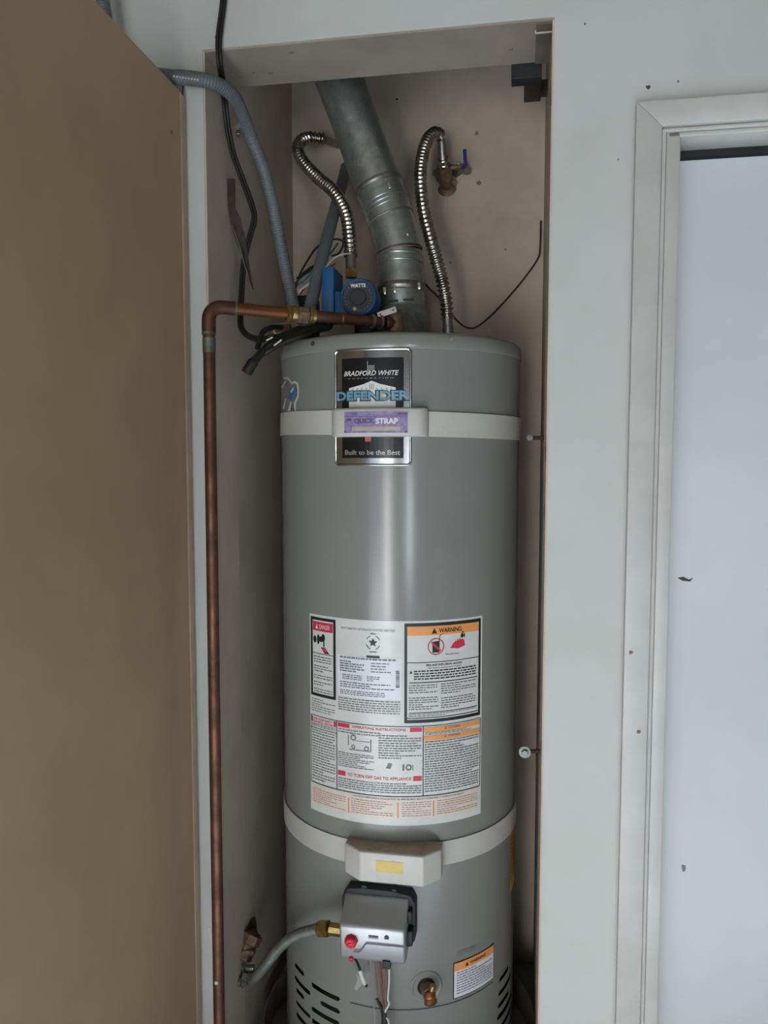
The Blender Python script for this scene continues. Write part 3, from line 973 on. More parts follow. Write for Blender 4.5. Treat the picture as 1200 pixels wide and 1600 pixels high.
lg = fan(lobes(3.2), R1).build('logo_sticker', 'label_paper', wh, recalc=False, smooth=False)
fan(lobes(0), R2).build('grey_lobe', 'sticker_grey', lg, recalc=False, smooth=False)
fan([T_(*q) for q in [(449.5, 623), (452, 614), (455, 608), (459, 603), (462.5, 605), (463.5, 611), (462.5, 618), (458, 623), (453, 625)]], R3).build('blue_lobe', 'sticker_blue', lg, recalc=False, smooth=False)
for q in ([(441, 605), (446, 596), (448.5, 596), (442.5, 607)], [(443, 638), (447, 622), (449, 622), (445.5, 640)], [(451, 642), (455, 628), (457.5, 628), (454.5, 642)], [(455, 612), (459.5, 605), (461, 606), (457, 614)]):
    MB().cpoly([T_(*k) for k in q], R4).build('diagonal_stroke', 'print_peach', lg, recalc=False, smooth=False)

# --- lower warning sticker, serial patch, energy tag
e0, e1, f0, f1 = radians(33.2), radians(57.9), 0.4315, 0.5065
ws = MB().cpatch(e0, e1, f0, f1, R1).build('warning_sticker', 'print_black', wh, recalc=False, label='small orange headed warning sticker')
bsub2 = lambda n, m, mb: mb.build(n, m, ws, recalc=False, smooth=False)
bsub2('paper', 'label_white', MB().cpatch(e0 + .008, e1 - .008, f0 + .002, f1 - .002, R2))
bsub2('orange_band', 'print_orange', MB().cpatch(e0 + .008, e1 - .008, f1 - .0185, f1 - .002, R3))
m1 = MB().ctext('WARNING', e0 + .15, e0 + .32, f1 - .0135, f1 - .0065, R4, .03)
m1.cpoly([(e0 + .105, f1 - .014), (e0 + .14, f1 - .014), (e0 + .1225, f1 - .006)], R4)
bsub2('lettering', 'print_black', m1)
bsub2('text_lines', 'print_grey', MB().clines(e0 + .03, e1 - .03, f0 + .006, f1 - .0215, 9, R3, 90, .42, short=.3))
MB().cpatch(radians(34.8), radians(46.8), .516, .527, R1).build('serial_patch', 'print_grey', wh, recalc=False)
yt = MB().cpatch(radians(75.5), radians(100), .575, .735, R1).build('energy_tag', 'yellow_tag', wh, recalc=False)
MB().clines(radians(76.5), radians(99), .60, .725, 14, R2, 95, .4).build('text_lines', 'print_black', yt, recalc=False)

# --- gas control valve
VX = cyl(tk(584, 1445)[0], 0).x
YF = TY - TR                                    # tank front
vp_ = lambda px, py, dy: at(px, py, YF - dy)
vL, vR = vp_(531, 1450, .07).x, vp_(633, 1450, .07).x
zb, zm, ztp = vp_(585, 1506, .068).z, vp_(585, 1451, .076).z, vp_(585, 1402, .030).z
gv = MB()
prof = [(YF + .004, zb + .010), (YF - .055, zb), (YF - .070, zb + .006), (YF - .076, zm - .004), (YF - .075, zm + .001), (YF - .034, ztp - .006), (YF - .026, ztp), (YF + .004, ztp)]
bm = bmesh.new()
fa = bm.faces.new([bm.verts.new((vL, y, z)) for y, z in prof])
r_ = bmesh.ops.extrude_face_region(bm, geom=[fa])
for g_ in r_['geom']:
    if isinstance(g_, bmesh.types.BMVert):
        g_.co.x = vR
bmesh.ops.recalc_face_normals(bm, faces=bm.faces[:])
bmesh.ops.bevel(bm, geom=[e_ for e_ in bm.edges if e_.calc_face_angle(0) > 0.35], offset=.0045, segments=3, profile=.5, affect='EDGES')
valve = gv.bm(bm).build('gas_valve', 'valve_silver', wh, label='silver gas control valve with red knob', angle=50)
MB().prism([(vL - .006, zb + .03), (vL - .008, ztp - .012), (vL + .004, ztp + .008), (vL + .035, ztp + .011), (vR - .03, ztp + .010), (vR + .004, ztp + .004), (vR + .012, ztp - .012), (vR + .012, zb + .022), (vR + .004, zb + .014), (vL + .006, zb + .014)],
           YF - .022, YF + .012, .003).build('gasket', 'black_plastic', valve)
MB().box((vR - .002, YF - .045, zb + .024), (vR + .010, YF - .01, zb + .054), .003).build('side_clip', 'black_plastic', valve)
MB().box((vR - .002, YF - .04, ztp - .04), (vR + .008, YF - .008, ztp - .016), .003).build('side_clip', 'black_plastic', valve)
MB().box((vL + .03, YF - .02, ztp + .004), (vL + .042, YF, ztp + .015), .002).build('top_clip', 'black_plastic', valve)
MB().box((vR - .034, YF - .02, ztp + .003), (vR - .024, YF, ztp + .013), .002).build('top_clip', 'black_plastic', valve)
slope = Vector((0, -1, .09)).normalized()
kc_ = vp_(549, 1469, .074)
m1 = MB()
m1.lathe([(.0, .011), (.0085, .0108), (.0110, .009), (.0124, .004), (.0128, 0), (.0128, -.004)], kc_, (0, -1, -.1), 8)
m1.build('knob', 'red_plastic', valve, angle=20)
MB().obox(kc_ + Vector((0, -.0115, -.001)), (1, 0, .3), (0, 1, 0), (-.3, 0, 1), .012, .003, .0036, .0008).build('knob_grip', 'red_plastic', valve)
bt = vp_(550, 1494, .066)
MB().lathe([(0, .010), (.0042, .009), (.005, 0), (.005, -.004)], bt, (0, -1, -.25), 14).build('igniter_button', 'red_plastic', valve)
pl_ = vp_(605, 1500, .062)
MB().box((pl_.x - .0075, pl_.y - .012, pl_.z - .010), (pl_.x + .0075, pl_.y + .006, pl_.z + .005), .001).build('plug', 'black_plastic', valve)
# raised S-shaped line over the lower face and the little dark lamp window
m1 = MB()
ln = [vp_(px, py, .0772 - (py - 1455) * .00005) for px, py in [(552, 1487), (562, 1487), (568, 1480), (572, 1475), (580, 1475), (600, 1477), (631, 1480)]]
m1.tube(spline(ln, 6), .0011, 8).build('cover_joint', 'valve_line', valve)
lw = vp_(604, 1466, .0765)
MB().prism([(lw.x - .004, lw.z - .002), (lw.x + .004, lw.z - .002), (lw.x + .004, lw.z + .002), (lw.x, lw.z + .0055), (lw.x - .004, lw.z + .002)], lw.y - .0006, lw.y + .002).build('status_window', 'print_black', valve, smooth=False)
MB().box((lw.x - .034, lw.y - .0006, lw.z - .003), (lw.x - .016, lw.y + .002, lw.z + .001)).build('faint_print', 'valve_line', valve, smooth=False)

# wires below the valve
def wire(name, m, pix, r=.0018, par=wh):
    return MB().tube(spline([vp_(*q) for q in pix], 6), r, 8).build(name, m, par)


wire('wire', 'wire_grey', [(578, 1500, .05), (582, 1530, .035), (581, 1550, .03), (585, 1580, .03), (586, 1630, .03), (588, 1690, .0)])
wire('wire', 'wire_brown', [(585, 1500, .05), (588, 1530, .035), (592, 1560, .03), (598, 1580, .032), (600, 1640, .03), (596, 1690, .0)])
wire('wire', 'wire_brown', [(590, 1500, .05), (594, 1530, .04), (597, 1555, .033), (600, 1580, .035), (602, 1640, .03), (598, 1690, .0)], .0022)
wire('wire', 'wire_maroon', [(594, 1502, .05), (597, 1530, .042), (598, 1560, .036), (600, 1582, .036), (603, 1640, .03), (599, 1690, .0)])
wire('wire', 'wire_brown', [(601, 1505, .058), (603, 1530, .045), (602, 1555, .038), (602, 1580, .036), (598, 1640, .03), (596, 1690, .0)], .0022)
wire('wire', 'wire_white', [(608, 1506, .058), (608, 1535, .046), (606, 1560, .04), (608, 1568, .04), (603, 1578, .038), (600, 1584, .036)])
wire('wire', 'wire_white', [(598, 1690, .0), (599, 1640, .032), (601, 1596, .036), (604, 1591, .037), (608, 1600, .036), (612, 1640, .03), (608, 1690, .0)])
wire('wire', 'black_rubber', [(588, 1560, .034), (594, 1572, .036), (598, 1582, .036), (597, 1640, .03), (594, 1690, .0)], .0022)
wire('wire_sleeve', 'black_rubber', [(598, 1578, .034), (600, 1590, .036), (599, 1640, .033), (597, 1692, .0)], .0052)
wire('igniter_wire', 'black_rubber', [(555, 1498, .064), (559, 1506, .055), (563, 1516, .05)], .0024)
wire('igniter_sleeve', 'wire_white', [(562, 1515, .05), (566, 1527, .046), (570, 1537, .042)], .0042)
wire('igniter_wire', 'black_rubber', [(570, 1536, .042), (573, 1541, .04)], .0030)
tp = [vp_(px, py, .036) for px, py in [(557, 1520), (563, 1528), (566, 1538), (557, 1548), (553, 1544), (558, 1534)]]
m1 = MB().prism([(q.x, q.z) for q in tp], tp[0].y, tp[0].y + .0008)
m1.build('clear_tag', 'wire_grey', wh, smooth=False)
# drain valve
dp, dz_ = tk(666, 1541)
dd = cyl(dp, dz_)
nrm_ = Vector((sin(dp), -cos(dp), 0))
tn_ = Vector((cos(dp), sin(dp), 0))
dv = MB().lathe([(.0315, -.002), (.0315, .0006), (.030, .0016), (.026, .0012), (.0255, .0008), (.016, .0008)], dd, nrm_, 36).build('drain_valve', 'tank', wh, label='round pressed plate with brass drain valve')
MB().lathe([(.0, .0015), (.0180, .0015), (.0180, .0005)], dd, nrm_, 24).build('drain_hole', 'tank_dark', dv)
MB().cyl(dd, dd + nrm_ * .026, .0125, 18, .002).build('stem', 'brass_old', dv)
q_ = dd + nrm_ * .024
MB().lathe([(0, -.004), (.0105, -.004), (.0125, 0), (.0125, .006), (.0110, .008), (.0128, .011), (.0128, .017), (.0085, .020), (.006, .017), (0, .017)], q_ + Vector((0, 0, .002)), (Vector((0, 0, -1)) + nrm_ * .55 + tn_ * .1), 18).build('spout', 'brass_red', dv)
MB().cyl(q_ + Vector((.004, 0, .006)), q_ + Vector((.008, 0, .020)), .006, 12, .001).build('handle', 'brass_red', dv)

# ------------------------------------------------------------------ seismic straps
su = thing('seismic_strap', (TX, TY, 1.54), 'upper white strap round the heater with purple-labelled buckle', 'strap', 'straps round the heater')
MB().lathe([(TR + .0005, -.023), (TR + .0035, -.023), (TR + .0035, .023), (TR + .0005, .023), (TR + .0005, -.023)], (TX, TY, 1.559), (0.022, 0, 1), 120).build('band', 'strap', su)


def curved_box(p0, p1, z0, z1, r0, r1, taper, bev):
    """buckle shell bent round the tank, its ends sloping down to the strap"""
    n = 28
    prof = lambda rt: [(r0, z0), (rt - bev, z0), (rt - bev * .3, z0 + bev * .3), (rt, z0 + bev), (rt, z1 - bev), (rt - bev * .3, z1 - bev * .3), (rt - bev, z1), (r0, z1)]
    mb = MB()
    vs_, fs_ = [], []
    for i in range(n + 1):
        p = p0 + (p1 - p0) * i / n
        e = min((p - p0), (p1 - p)) / taper
        rt = r0 + bev * 1.05 + (r1 - r0 - bev * 1.05) * min(1, max(0, e)) ** .8
        pr = prof(rt)
        vs_ += [cyl(p, z, r) for r, z in pr]
    k = 8
    for i in range(n):
        for j in range(k):
            fs_.append((i * k + j, i * k + (j + 1) % k, (i + 1) * k + (j + 1) % k, (i + 1) * k + j))
    fs_.append(tuple(range(k)))
    fs_.append(tuple(n * k + j for j in range(k)))
    return mb.add(vs_, fs_)


u_a, u_b = tk(516, 660, TR + .012)[0], tk(671, 660, TR + .012)[0]
bk = curved_box(u_a, u_b, 1.5335, 1.5865, TR + .001, TR + .021, .06, .005).build('buckle_cover', 'plastic_white', su, angle=50)
la, lb = tk(538, 657, TR + .0215)[0], tk(637, 657, TR + .0215)[0]
lz0, lz1 = 1.5405, 1.5795
RB = TR + .0214
MB().cpatch(la, lb, lz0, lz1, RB).build('purple_sticker', 'purple', bk, recalc=False)
qa, qb, qc = tk(553, 657, TR + .0215)[0], tk(587, 657, TR + .0215)[0], tk(622, 657, TR + .0215)[0]
MB().ctext('QUICK', qa, qb - .004, 1.5565, 1.5670, RB + .0004, .07).build('sticker_lettering', 'purple_dark', bk, recalc=False, smooth=False)
MB().ctext('STRAP', qb, qc, 1.5565, 1.5670, RB + .0004, .04).build('sticker_lettering', 'brand_white', bk, recalc=False, smooth=False)
MB().ctext('THE', la + .012, la + .05, 1.5625, 1.5665, RB + .0004, .03).build('sticker_lettering', 'print_black', bk, recalc=False, smooth=False)
MB().ctext('TEST', la + .04, la + .09, 1.5725, 1.5775, RB + .0004, .03).build('sticker_lettering', 'purple_dark', bk, recalc=False, smooth=False)
MB().cpatch(la + .055, lb - .05, 1.5445, 1.5518, RB + .0004).build('blank_strip', 'beige_mottled', bk, recalc=False)
MB().cpatch(la, lb, 1.5702, 1.5711, RB + .0004).cpatch(lb - .07, lb, 1.573, 1.577, RB + .0004).cpatch(la, la + .012, lz0, lz0 + .005, RB + .0004).cpatch(lb - .02, lb, lz0, lz0 + .004, RB + .0004).build('sticker_rule', 'purple_dark', bk, recalc=False)

sl = thing('seismic_strap', (TX, TY, .71), 'lower white strap round the heater with faceted buckle', 'strap', 'straps round the heater')
MB().lathe([(TR + .0005, .7115), (TR + .0035, .7115), (TR + .0035, .7585), (TR + .0005, .7585), (TR + .0005, .7115)], (TX, TY, 0), (0, 0, 1), 120).build('band', 'strap', sl)
zbt, zbb = .7625, .7045
yF2 = YF - .046
fx0, fx1 = at(562, 1350, yF2).x, at(661, 1350, yF2).x
ex0, ex1 = at(539, 1330, YF - .020).x, at(690, 1330, YF - .012).x
pl2 = [(ex0, YF + .012), (ex0, YF - .020), (fx0, yF2), (fx1, yF2), (ex1, YF - .014), (ex1, YF + .02)]
bm = bmesh.new()
fa = bm.faces.new([bm.verts.new((x, y, zbb)) for x, y in pl2])
r_ = bmesh.ops.extrude_face_region(bm, geom=[fa])
for g_ in r_['geom']:
    if isinstance(g_, bmesh.types.BMVert):
        g_.co.z = zbt
bmesh.ops.recalc_face_normals(bm, faces=bm.faces[:])
bmesh.ops.bevel(bm, geom=bm.edges[:], offset=.003, segments=3, profile=.5, affect='EDGES')
bk2 = MB().bm(bm).build('buckle_cover', 'plastic_white', sl, angle=50)
m1 = MB().prism([(ex0 + .002, YF + .01), (ex0 + .002, YF - .020), (fx0, yF2 + .004), (fx1, yF2 + .004), (ex1 - .002, YF - .012), (ex1 - .002, YF + .01)], 0, .0006,
                mtx=Matrix(((1, 0, 0, 0), (0, 0, 1, 0), (0, 1, 0, zbt), (0, 0, 0, 1))))
m1.build('beige_top', 'beige_mottled', bk2, smooth=False)  # darker beige sheet over the buckle's top face
a_, b_ = at(587, 1344, yF2), at(630, 1366, yF2)
MB().box((a_.x, yF2 - .0007, b_.z), (b_.x, yF2 + .001, a_.z)).build('yellow_sticker', 'yellow_note', bk2, smooth=False)

# ------------------------------------------------------------------ drain pan
PCY = TY - 0.0
m1 = MB().lathe([(0, PZ + .0005), (.298, PZ + .0005), (.300, PZ + .004), (.302, PZ + .058), (.305, PZ + .062), (.308, PZ + .060), (.307, PZ + .056)], (TX, PCY, 0), seg=96)
m1.build('drain_pan', 'pan_metal', label='shallow round metal drain pan under the water heater', cat='pan')

# ------------------------------------------------------------------ vent pipe
VB = at(627, 470, TY)
vp = thing('vent_pipe', (TX, TY, ZTOP + .09), 'galvanised vent duct bending up from the heater', 'duct')
V = lambda px, py, dy=0.0: at(px, py, TY + dy)
low = [V(628, 486), V(628, 470), V(627, 440), V(626, 420)]
MB().tube(low, [.0475, .0485, .0485, .0475], 40, False).build('collar', 'galv', vp)
g1 = [V(626, 424), V(625, 410), V(624, 396)]
MB().tube(g1, [.0468, .0475, .0478], 40, False).build('elbow_gore', 'galv', vp)
g2 = [V(624, 397), V(620, 375), V(611, 345)]
MB().tube(g2, .0484, 40, False).build('elbow_gore', 'galv', vp)
g3 = [V(611, 348), V(605, 328), V(595, 300)]
MB().tube(g3, .0492, 40, False).build('elbow_gore', 'galv', vp)
up = [V(596, 303), V(580, 260), V(561, 207), V(534, 135), V(519, 95), V(487, 10), V(461, -60)]
MB().tube(up, .0505, 40, False).build('straight_pipe', 'galv', vp)


def hoop(name, m, c, ax, r, t, flat=1.0):
    ax = Vector(ax).normalized()
    prof = [(r + t * cos(k * pi / 4), t * flat * sin(k * pi / 4)) for k in range(9)]
    return MB().lathe(prof, c, ax, 40).build(name, m, vp)


dn = V(519, 95) - V(596, 303)
dm = V(609, 345) - V(624, 397)
Z_ = Vector((0, 0, 1))
hoop('bead', 'copper_dark', V(624, 394), Z_ + dm.normalized() * .4 + Vector((-.12, .05, 0)), .0478, .0022)
hoop('bead', 'galv', V(624.5, 401), Z_, .0472, .0026)
hoop('bead', 'galv', V(625.5, 412), Z_, .0470, .0024)
hoop('bead', 'galv_dull', V(610, 342), dn.normalized() + Z_ * .5 + Vector((-.15, 0, 0)), .0488, .0022)
for k, py in enumerate((316, 322, 328)):
    hoop('bead', 'galv', V(601 + k * 2.2, py), dn, .0494, .0016)
hoop('band_clamp', 'steel_dull', V(627.5, 451), Z_, .0482, .0034, 2.6)
hoop('band_clamp', 'steel_dull', V(592, 292), dn, .0500, .0030, 2.2)
hoop('bead', 'galv', V(628, 480), Z_, .0478, .0020)
for (px, py) in ((617, 452), (655, 447), (601, 455)):
    c = at(px, py, TY - .047 if px < 640 else TY - .03)
    MB().box((c.x - .0035, c.y - .004, c.z - .0075), (c.x + .0035, c.y + .004, c.z + .0075), .001).build('clamp_lug', 'steel', vp)
c = V(608, 290, -.045)
MB().obox(c, dn.cross(Vector((0, 1, 0))), (0, 1, 0), dn, .006, .008, .014, .001).build('clamp_lug', 'steel', vp)
for px, py in ((614, 470), (638, 468)):
    c = at(px, py, TY - .0485)
    MB().box((c.x - .011, c.y - .0012, c.z - .002), (c.x + .011, c.y + .002, c.z + .002)).build('slot', 'groove', vp, smooth=False)
c = V(637, 366, -.049)
MB().lathe([(0, .003), (.003, .0025), (.004, 0)], c, (.2, -1, 0), 12).build('rivet', 'steel', vp)

# ------------------------------------------------------------------ corrugated water connectors
PX, PY = at(547, 440, .25).x, .25


def hose(name, pix, label, sleeve0, sleeve1, r0=.0128):
    root = thing(name, at(*pix[0]), label, 'water hose', 'corrugated connectors above the heater')
    p, r = ribs(spline([at(*q) for q in pix], 14), r0, .0022, .0105)
    MB().tube(p, r, 18).build('corrugated_tube', 'steel', root, angle=80)
    MB().tube([at(*q) for q in sleeve0], .0108, 18).build('sleeve', 'steel_dull', root)
    MB().tube([at(*q) for q in sleeve1], .0102, 18).build('sleeve', 'steel_dull', root)
    return root


hl = hose('water_connector', [(548, 400, .27), (546, 372, .28), (541, 335, .30), (524, 302, .33), (496, 277, .38), (472, 250, .42), (466, 228, .45), (480, 215, .48), (505, 217, .50)],
          'corrugated steel water connector looping above the blue timer', [(548, 398, .27), (548, 424, .262)], [(504, 217, .50), (516, 221, .53), (528, 226, .577)])
MB().lathe([(.0105, 0), (.014, 0), (.014, .018), (.0105, .018)], at(549, 434, .26), (0, 0, 1), 6).build('hex_nut', 'brass', hl)
hr = hose('water_connector', [(699, 498, .30), (697, 470, .30), (690, 435, .30), (676, 385, .31), (662, 330, .33), (657, 280, .35), (660, 245, .38), (668, 219, .41), (680, 208, .44), (688, 212, .465)],
          'corrugated steel water connector arching to the wall valve', [(699, 497, .30), (700, 516, .30)], [(687, 211, .462), (690, 222, .475), (692, 250, .49)])
MB().cyl(at(700, 518, .30) - Vector((0, 0, .02)), at(700, 512, .30), .012, 16).build('nipple', 'steel_dull', hr)

# wall shut-off valve
sv = thing('shutoff_valve', at(700, 300, YB), 'corroded wall shutoff valve with blue lever handle', 'valve')
A_, B_ = at(692, 250, .49), at(698, 292, YB - .012)
ax_ = (B_ - A_).normalized()
MB().lathe([(.0115, 0), (.0135, .002), (.0135, .012), (.0155, .014), (.0155, .020), (.013, .022)], A_ - ax_ * .006, ax_, 20).build('union_nut', 'steel', sv, angle=25)
MB().lathe([(.0165, 0), (.0175, .006), (.0185, .022), (.017, .03), (.016, .04), (.013, .05)], A_ + ax_ * .014, ax_, 12).build('valve_body', 'brass_old', sv)
MB().lathe([(.011, 0), (.011, .03), (.022, .034), (.024, .036)], A_ + ax_ * .058, B_ + Vector((0, .02, .0)) - (A_ + ax_ * .058), 18).build('wall_stub', 'brass_old', sv)
h0 = at(706, 262, .505)
h1 = at(723, 260, .50)
MB().tube([h0, h1], .006, 12).build('stem', 'brass_old', sv)
MB().obox(at(716, 255, .499), (1, 0, -.6), (0, 1, 0), (.6, 0, 1), .010, .006, .005, .001).build('stem_nut', 'steel_dull', sv)
hp = [at(722, 264, .498), at(727, 258, .495), at(726.5, 245, .492), at(726, 234, .49)]
MB().tube(spline(hp, 5), .0042, 12, up=(1, 0, 0), flat=1.6).build('lever_handle', 'handle_blue', sv)

# ------------------------------------------------------------------ pump timer (blue)
pt = thing('pump_timer', (at(547, 500, .2).x, .2, ZTOP), 'blue recirculation pump timer with round dark dial', 'timer')
yp = .135
cc = at(559, 464, yp)
RD = 29.8 / FPX * (at(556, 470, yp) - EYE).dot(FWD)
MB().lathe([(RD - .004, .055), (RD, .05), (RD, .006), (RD - .002, .001), (RD - .004, 0), (RD - .0055, .001), (RD - .006, .005)], cc, (0, 1, 0), 48).build('dial_housing', 'pump_blue', pt)
dial = MB().lathe([(0, .004), (RD - .0055, .004), (RD - .0055, .012)], cc, (0, 1, 0), 48).build('dial_face', 'dial_dark', pt)
yt_ = cc.y + .0034
m1 = MB().ptext('WATTS', (cc.x - .0155, yt_ - .001, cc.z + RD * .50), (.031, 0, 0), (0, 0, .0078), .05)
m1.build('lettering', 'brand_white', dial, smooth=False)
m1 = MB()
for k in range(24):
    a = 2 * pi * k / 24
    if radians(50) < a < radians(130):
        continue
    d1, d0 = RD * .74, RD * .66
    c1 = Vector((cc.x + d1 * cos(a), yt_, cc.z + d1 * sin(a)))
    c0 = Vector((cc.x + d0 * cos(a), yt_, cc.z + d0 * sin(a)))
    nn = Vector((-sin(a), 0, cos(a))) * .0007
    m1.add([c0 - nn, c0 + nn, c1 + nn, c1 - nn], [(0, 1, 2, 3)])
m1.build('dial_ticks', 'print_grey', dial, smooth=False)
MB().cyl((cc.x - .006, cc.y + .004, cc.z - RD * .62), (cc.x - .006, cc.y - .002, cc.z - RD * .62), .004, 12).build('pointer', 'steel_dull', dial)
MB().cyl((cc.x, cc.y + .004, cc.z), (cc.x, cc.y + .001, cc.z), RD * .42, 24, .001).build('clock_disc', 'print_black', dial)
b0, b1 = at(502, 416, yp + .02), at(522, 500, yp + .02)
MB().box((b0.x, yp + .02, cc.z - RD * .95), (b1.x, yp + .105, b0.z), .005).build('timer_box', 'pump_blue', pt)
MB().box((b1.x - .004, yp + .03, cc.z - RD * .7), (cc.x - RD * .6, yp + .08, cc.z + RD * .5), .003).build('timer_bridge', 'pump_blue', pt)
MB().cyl((cc.x - .004, yp + .11, ZTOP + .01), (cc.x - .004, yp + .11, cc.z + RD * .8), .026, 24, .004).build('pump_body', 'black_plastic', pt)
MB().box((cc.x - .022, yp + .05, cc.z - RD * 1.12), (cc.x + .022, yp + .12, cc.z - RD * .6), .004).build('pump_foot', 'pump_blue', pt)

# ------------------------------------------------------------------ copper discharge line
ZC_ = 1.765
cp = thing('copper_pipe', (-.553, -.08, 0.02), 'copper discharge pipe running down in front of the jamb', 'pipe')
E0 = Vector((-.5535, -.075, ZC_))
T0 = Vector((-.262, .148, ZC_ - .002))
hd = (T0 - E0).normalized()
RP = .0108
MB().tube([Vector((-.5525, -.08, .02)), Vector((-.5525, -.08, 1.0)), E0 + Vector((0, 0, -.05))], RP, 20).build('riser', 'copper_dark', cp)
br = .024
el = []
for k in range(9):
    a = pi / 2 * k / 8
    el.append(E0 + Vector((0, 0, -br)) + hd * br - hd * br * cos(a) + Vector((0, 0, br * sin(a))))
el = [E0 + Vector((0, 0, -.048))] + el + [E0 + hd * .048]
MB().tube(el, RP + .0016, 20).build('elbow', 'copper_dark', cp)
for q, d in ((E0 + Vector((0, 0, -.048)), Z_), (E0 + hd * .048, hd)):
    MB().lathe([(RP + .0002, -.003), (RP + .0022, -.002), (RP + .0022, .002), (RP + .0002, .003)], q, d, 20).build('solder_ring', 'solder', cp)
MB().cyl(E0 + Vector((0, 0, -.056)), E0 + Vector((0, 0, -.082)), RP + .0009, 20).build('primer_band', 'solder', cp)
on = lambda px: (lambda t: E0 + (T0 - E0) * t)((atz_t(px)))


def atz_t(px):
    """where along the horizontal run a photo column falls"""
    best, bt_ = 1e9, 0
    for i in range(401):
        t = i / 400
        v = E0 + (T0 - E0) * t - EYE
        x = 600 + FPX * v.dot(RGT) / v.dot(FWD)
        if abs(x - px) < best:
            best, bt_ = abs(x - px), t
    return bt_


P1, P2, P3, P4, P5, P6 = on(450), on(466), on(480), on(492), on(582), on(594)
MB().tube([E0 + hd * .04, on(455)], RP, 20).build('branch', 'copper', cp)
MB().lathe([(RP + .001, -.004), (RP + .005, -.002), (RP + .005, .002), (RP + .0035, .006), (RP + .0055, .012), (RP + .0055, .016), (RP + .001, .02)], P1, hd, 20).build('union_fitting', 'brass', cp, angle=25)
MB().cyl(P2 - hd * .002, P3, RP + .0048, 8, .001).build('union_nut', 'brass_old', cp, angle=20)
MB().lathe([(RP + .001, 0), (RP + .0045, .001), (RP + .0045, .006), (RP + .003, .008), (RP + .004, .014), (RP + .001, .016)], P3, hd, 20).build('union_fitting', 'brass', cp, angle=25)
MB().tube([P3, P6], RP, 20).build('branch', 'copper_dark', cp)
MB().lathe([(RP + .0002, -.004), (RP + .002, -.002), (RP + .002, .002), (RP + .0002, .004)], on(535), hd, 20).build('solder_ring', 'copper', cp)
for q in (P5, P6):
    MB().lathe([(RP, -.003), (RP + .0035, -.002), (RP + .004, .002), (RP, .004)], q, hd, 20).build('solder_ring', 'steel_dull', cp)
for (px, py, dy) in ((330, 1536, 0), ):
    c = at(338, 1536, -.0915)
    MB().lathe([(0, .002), (.003, .0015), (.004, 0)], c, (0, -1, 0), 10).build('paint_drop', 'wire_white', cp)
c0_, c1_ = at(327, 1449, -.086), at(329.5, 1468, -.088)
MB().tube([c0_, c1_], .0016, 8).build('paint_drip', 'wire_white', cp)
# temperature and pressure relief valve
rv = thing('relief_valve', (T0.x, T0.y, ZTOP), 'brass relief valve with a small metal test lever on the heater lid', 'valve')
MB().cyl(T0 - hd * .012, T0 + hd * .020, .0150, 8, .002).build('outlet', 'copper_dark', rv, angle=20)
MB().lathe([(.010, ZTOP - T0.z + .002), (.013, -.02), (.0165, -.016), (.0165, .012), (.013, .018), (.012, .026), (0, .028)], T0 + hd * .012, Z_, 20).build('valve_body', 'brass_old', rv)
l0, l1 = at(590, 493, .13), at(619, 483, .13)
ld = (l1 - l0).normalized()
lev = MB().obox((l0 + l1) / 2, ld, (0, 1, 0), ld.cross(Vector((0, 1, 0))), (l1 - l0).length, .0025, .0115, .001)
lv = lev.build('test_lever', 'wire_white', rv)
for q in (l0 + ld * .006, l1 - ld * .006):
    MB().cyl(q + Vector((0, .002, 0)), q + Vector((0, -.0018, 0)), .0018, 10).build('lever_hole', 'groove', lv)

# ------------------------------------------------------------------ grey conduits
def conduit(pix, label, r, ends=None, grp='flexible grey conduits'):
    raw = [at(*q) for q in pix]
    if pix[0][1] < 0:
        raw = [Vector((raw[0].x - .02, raw[0].y, CEIL))] + raw
    pts = spline(raw, 12)
    root = thing('flexible_conduit', pts[-1], label, 'conduit', grp)
    p, rr = ribs(pts, r, .00035, .005, 5)
    MB().tube(p, rr, 18).build('sheath', 'conduit', root, angle=80)
    return root


c1 = conduit([(150, -90, -.05), (158, -20, -.05), (163, 20, -.05), (172, 60, -.048), (192, 92, -.044), (222, 111, -.04), (262, 120, -.036), (300, 122.5, -.03), (335, 130, -.01), (362, 147, .03), (376, 172, .08), (392, 215, .14), (412, 265, .18),
              (428, 330, .20), (442, 400, .215), (456, 465, .225), (466, 520, .23)], 'grey conduit crossing the wall and dropping to the heater', .0128)
c2 = conduit([(540, 262, .574), (536, 280, .51), (526, 318, .40), (512, 370, .30), (498, 425, .225), (485, 480, .185), (478, 520, .17)], 'short grey conduit rising behind the blue timer', .0132)
# saddle clamp holding the first conduit to the side wall
sc = thing('conduit_clamp', at(378, 192, .12), 'small metal clamp holding grey conduit to the closet side', 'clamp')
MB().obox(at(378, 190, .105), (1, -.2, .9), (0, 1, 0), (-.9, 0, 1), .036, .004, .010, .001).build('clamp_strap', 'galv_dull', sc)
MB().cyl(at(372, 205, .11), at(373, 212, .105), .005, 10, .001).build('clamp_screw', 'steel_dull', sc)
# print on the conduit: a row of pale marks
m1 = MB()
for k in range(9):
    c = at(272 + k * 4.6, 119.5 + k * .7 - .5, -.0515)
    m1.box((c.x - .0016, c.y, c.z - .0013), (c.x + .0014, c.y + .001, c.z + .0013))
m1.build('sheath_print', 'wire_white', c1, smooth=False)

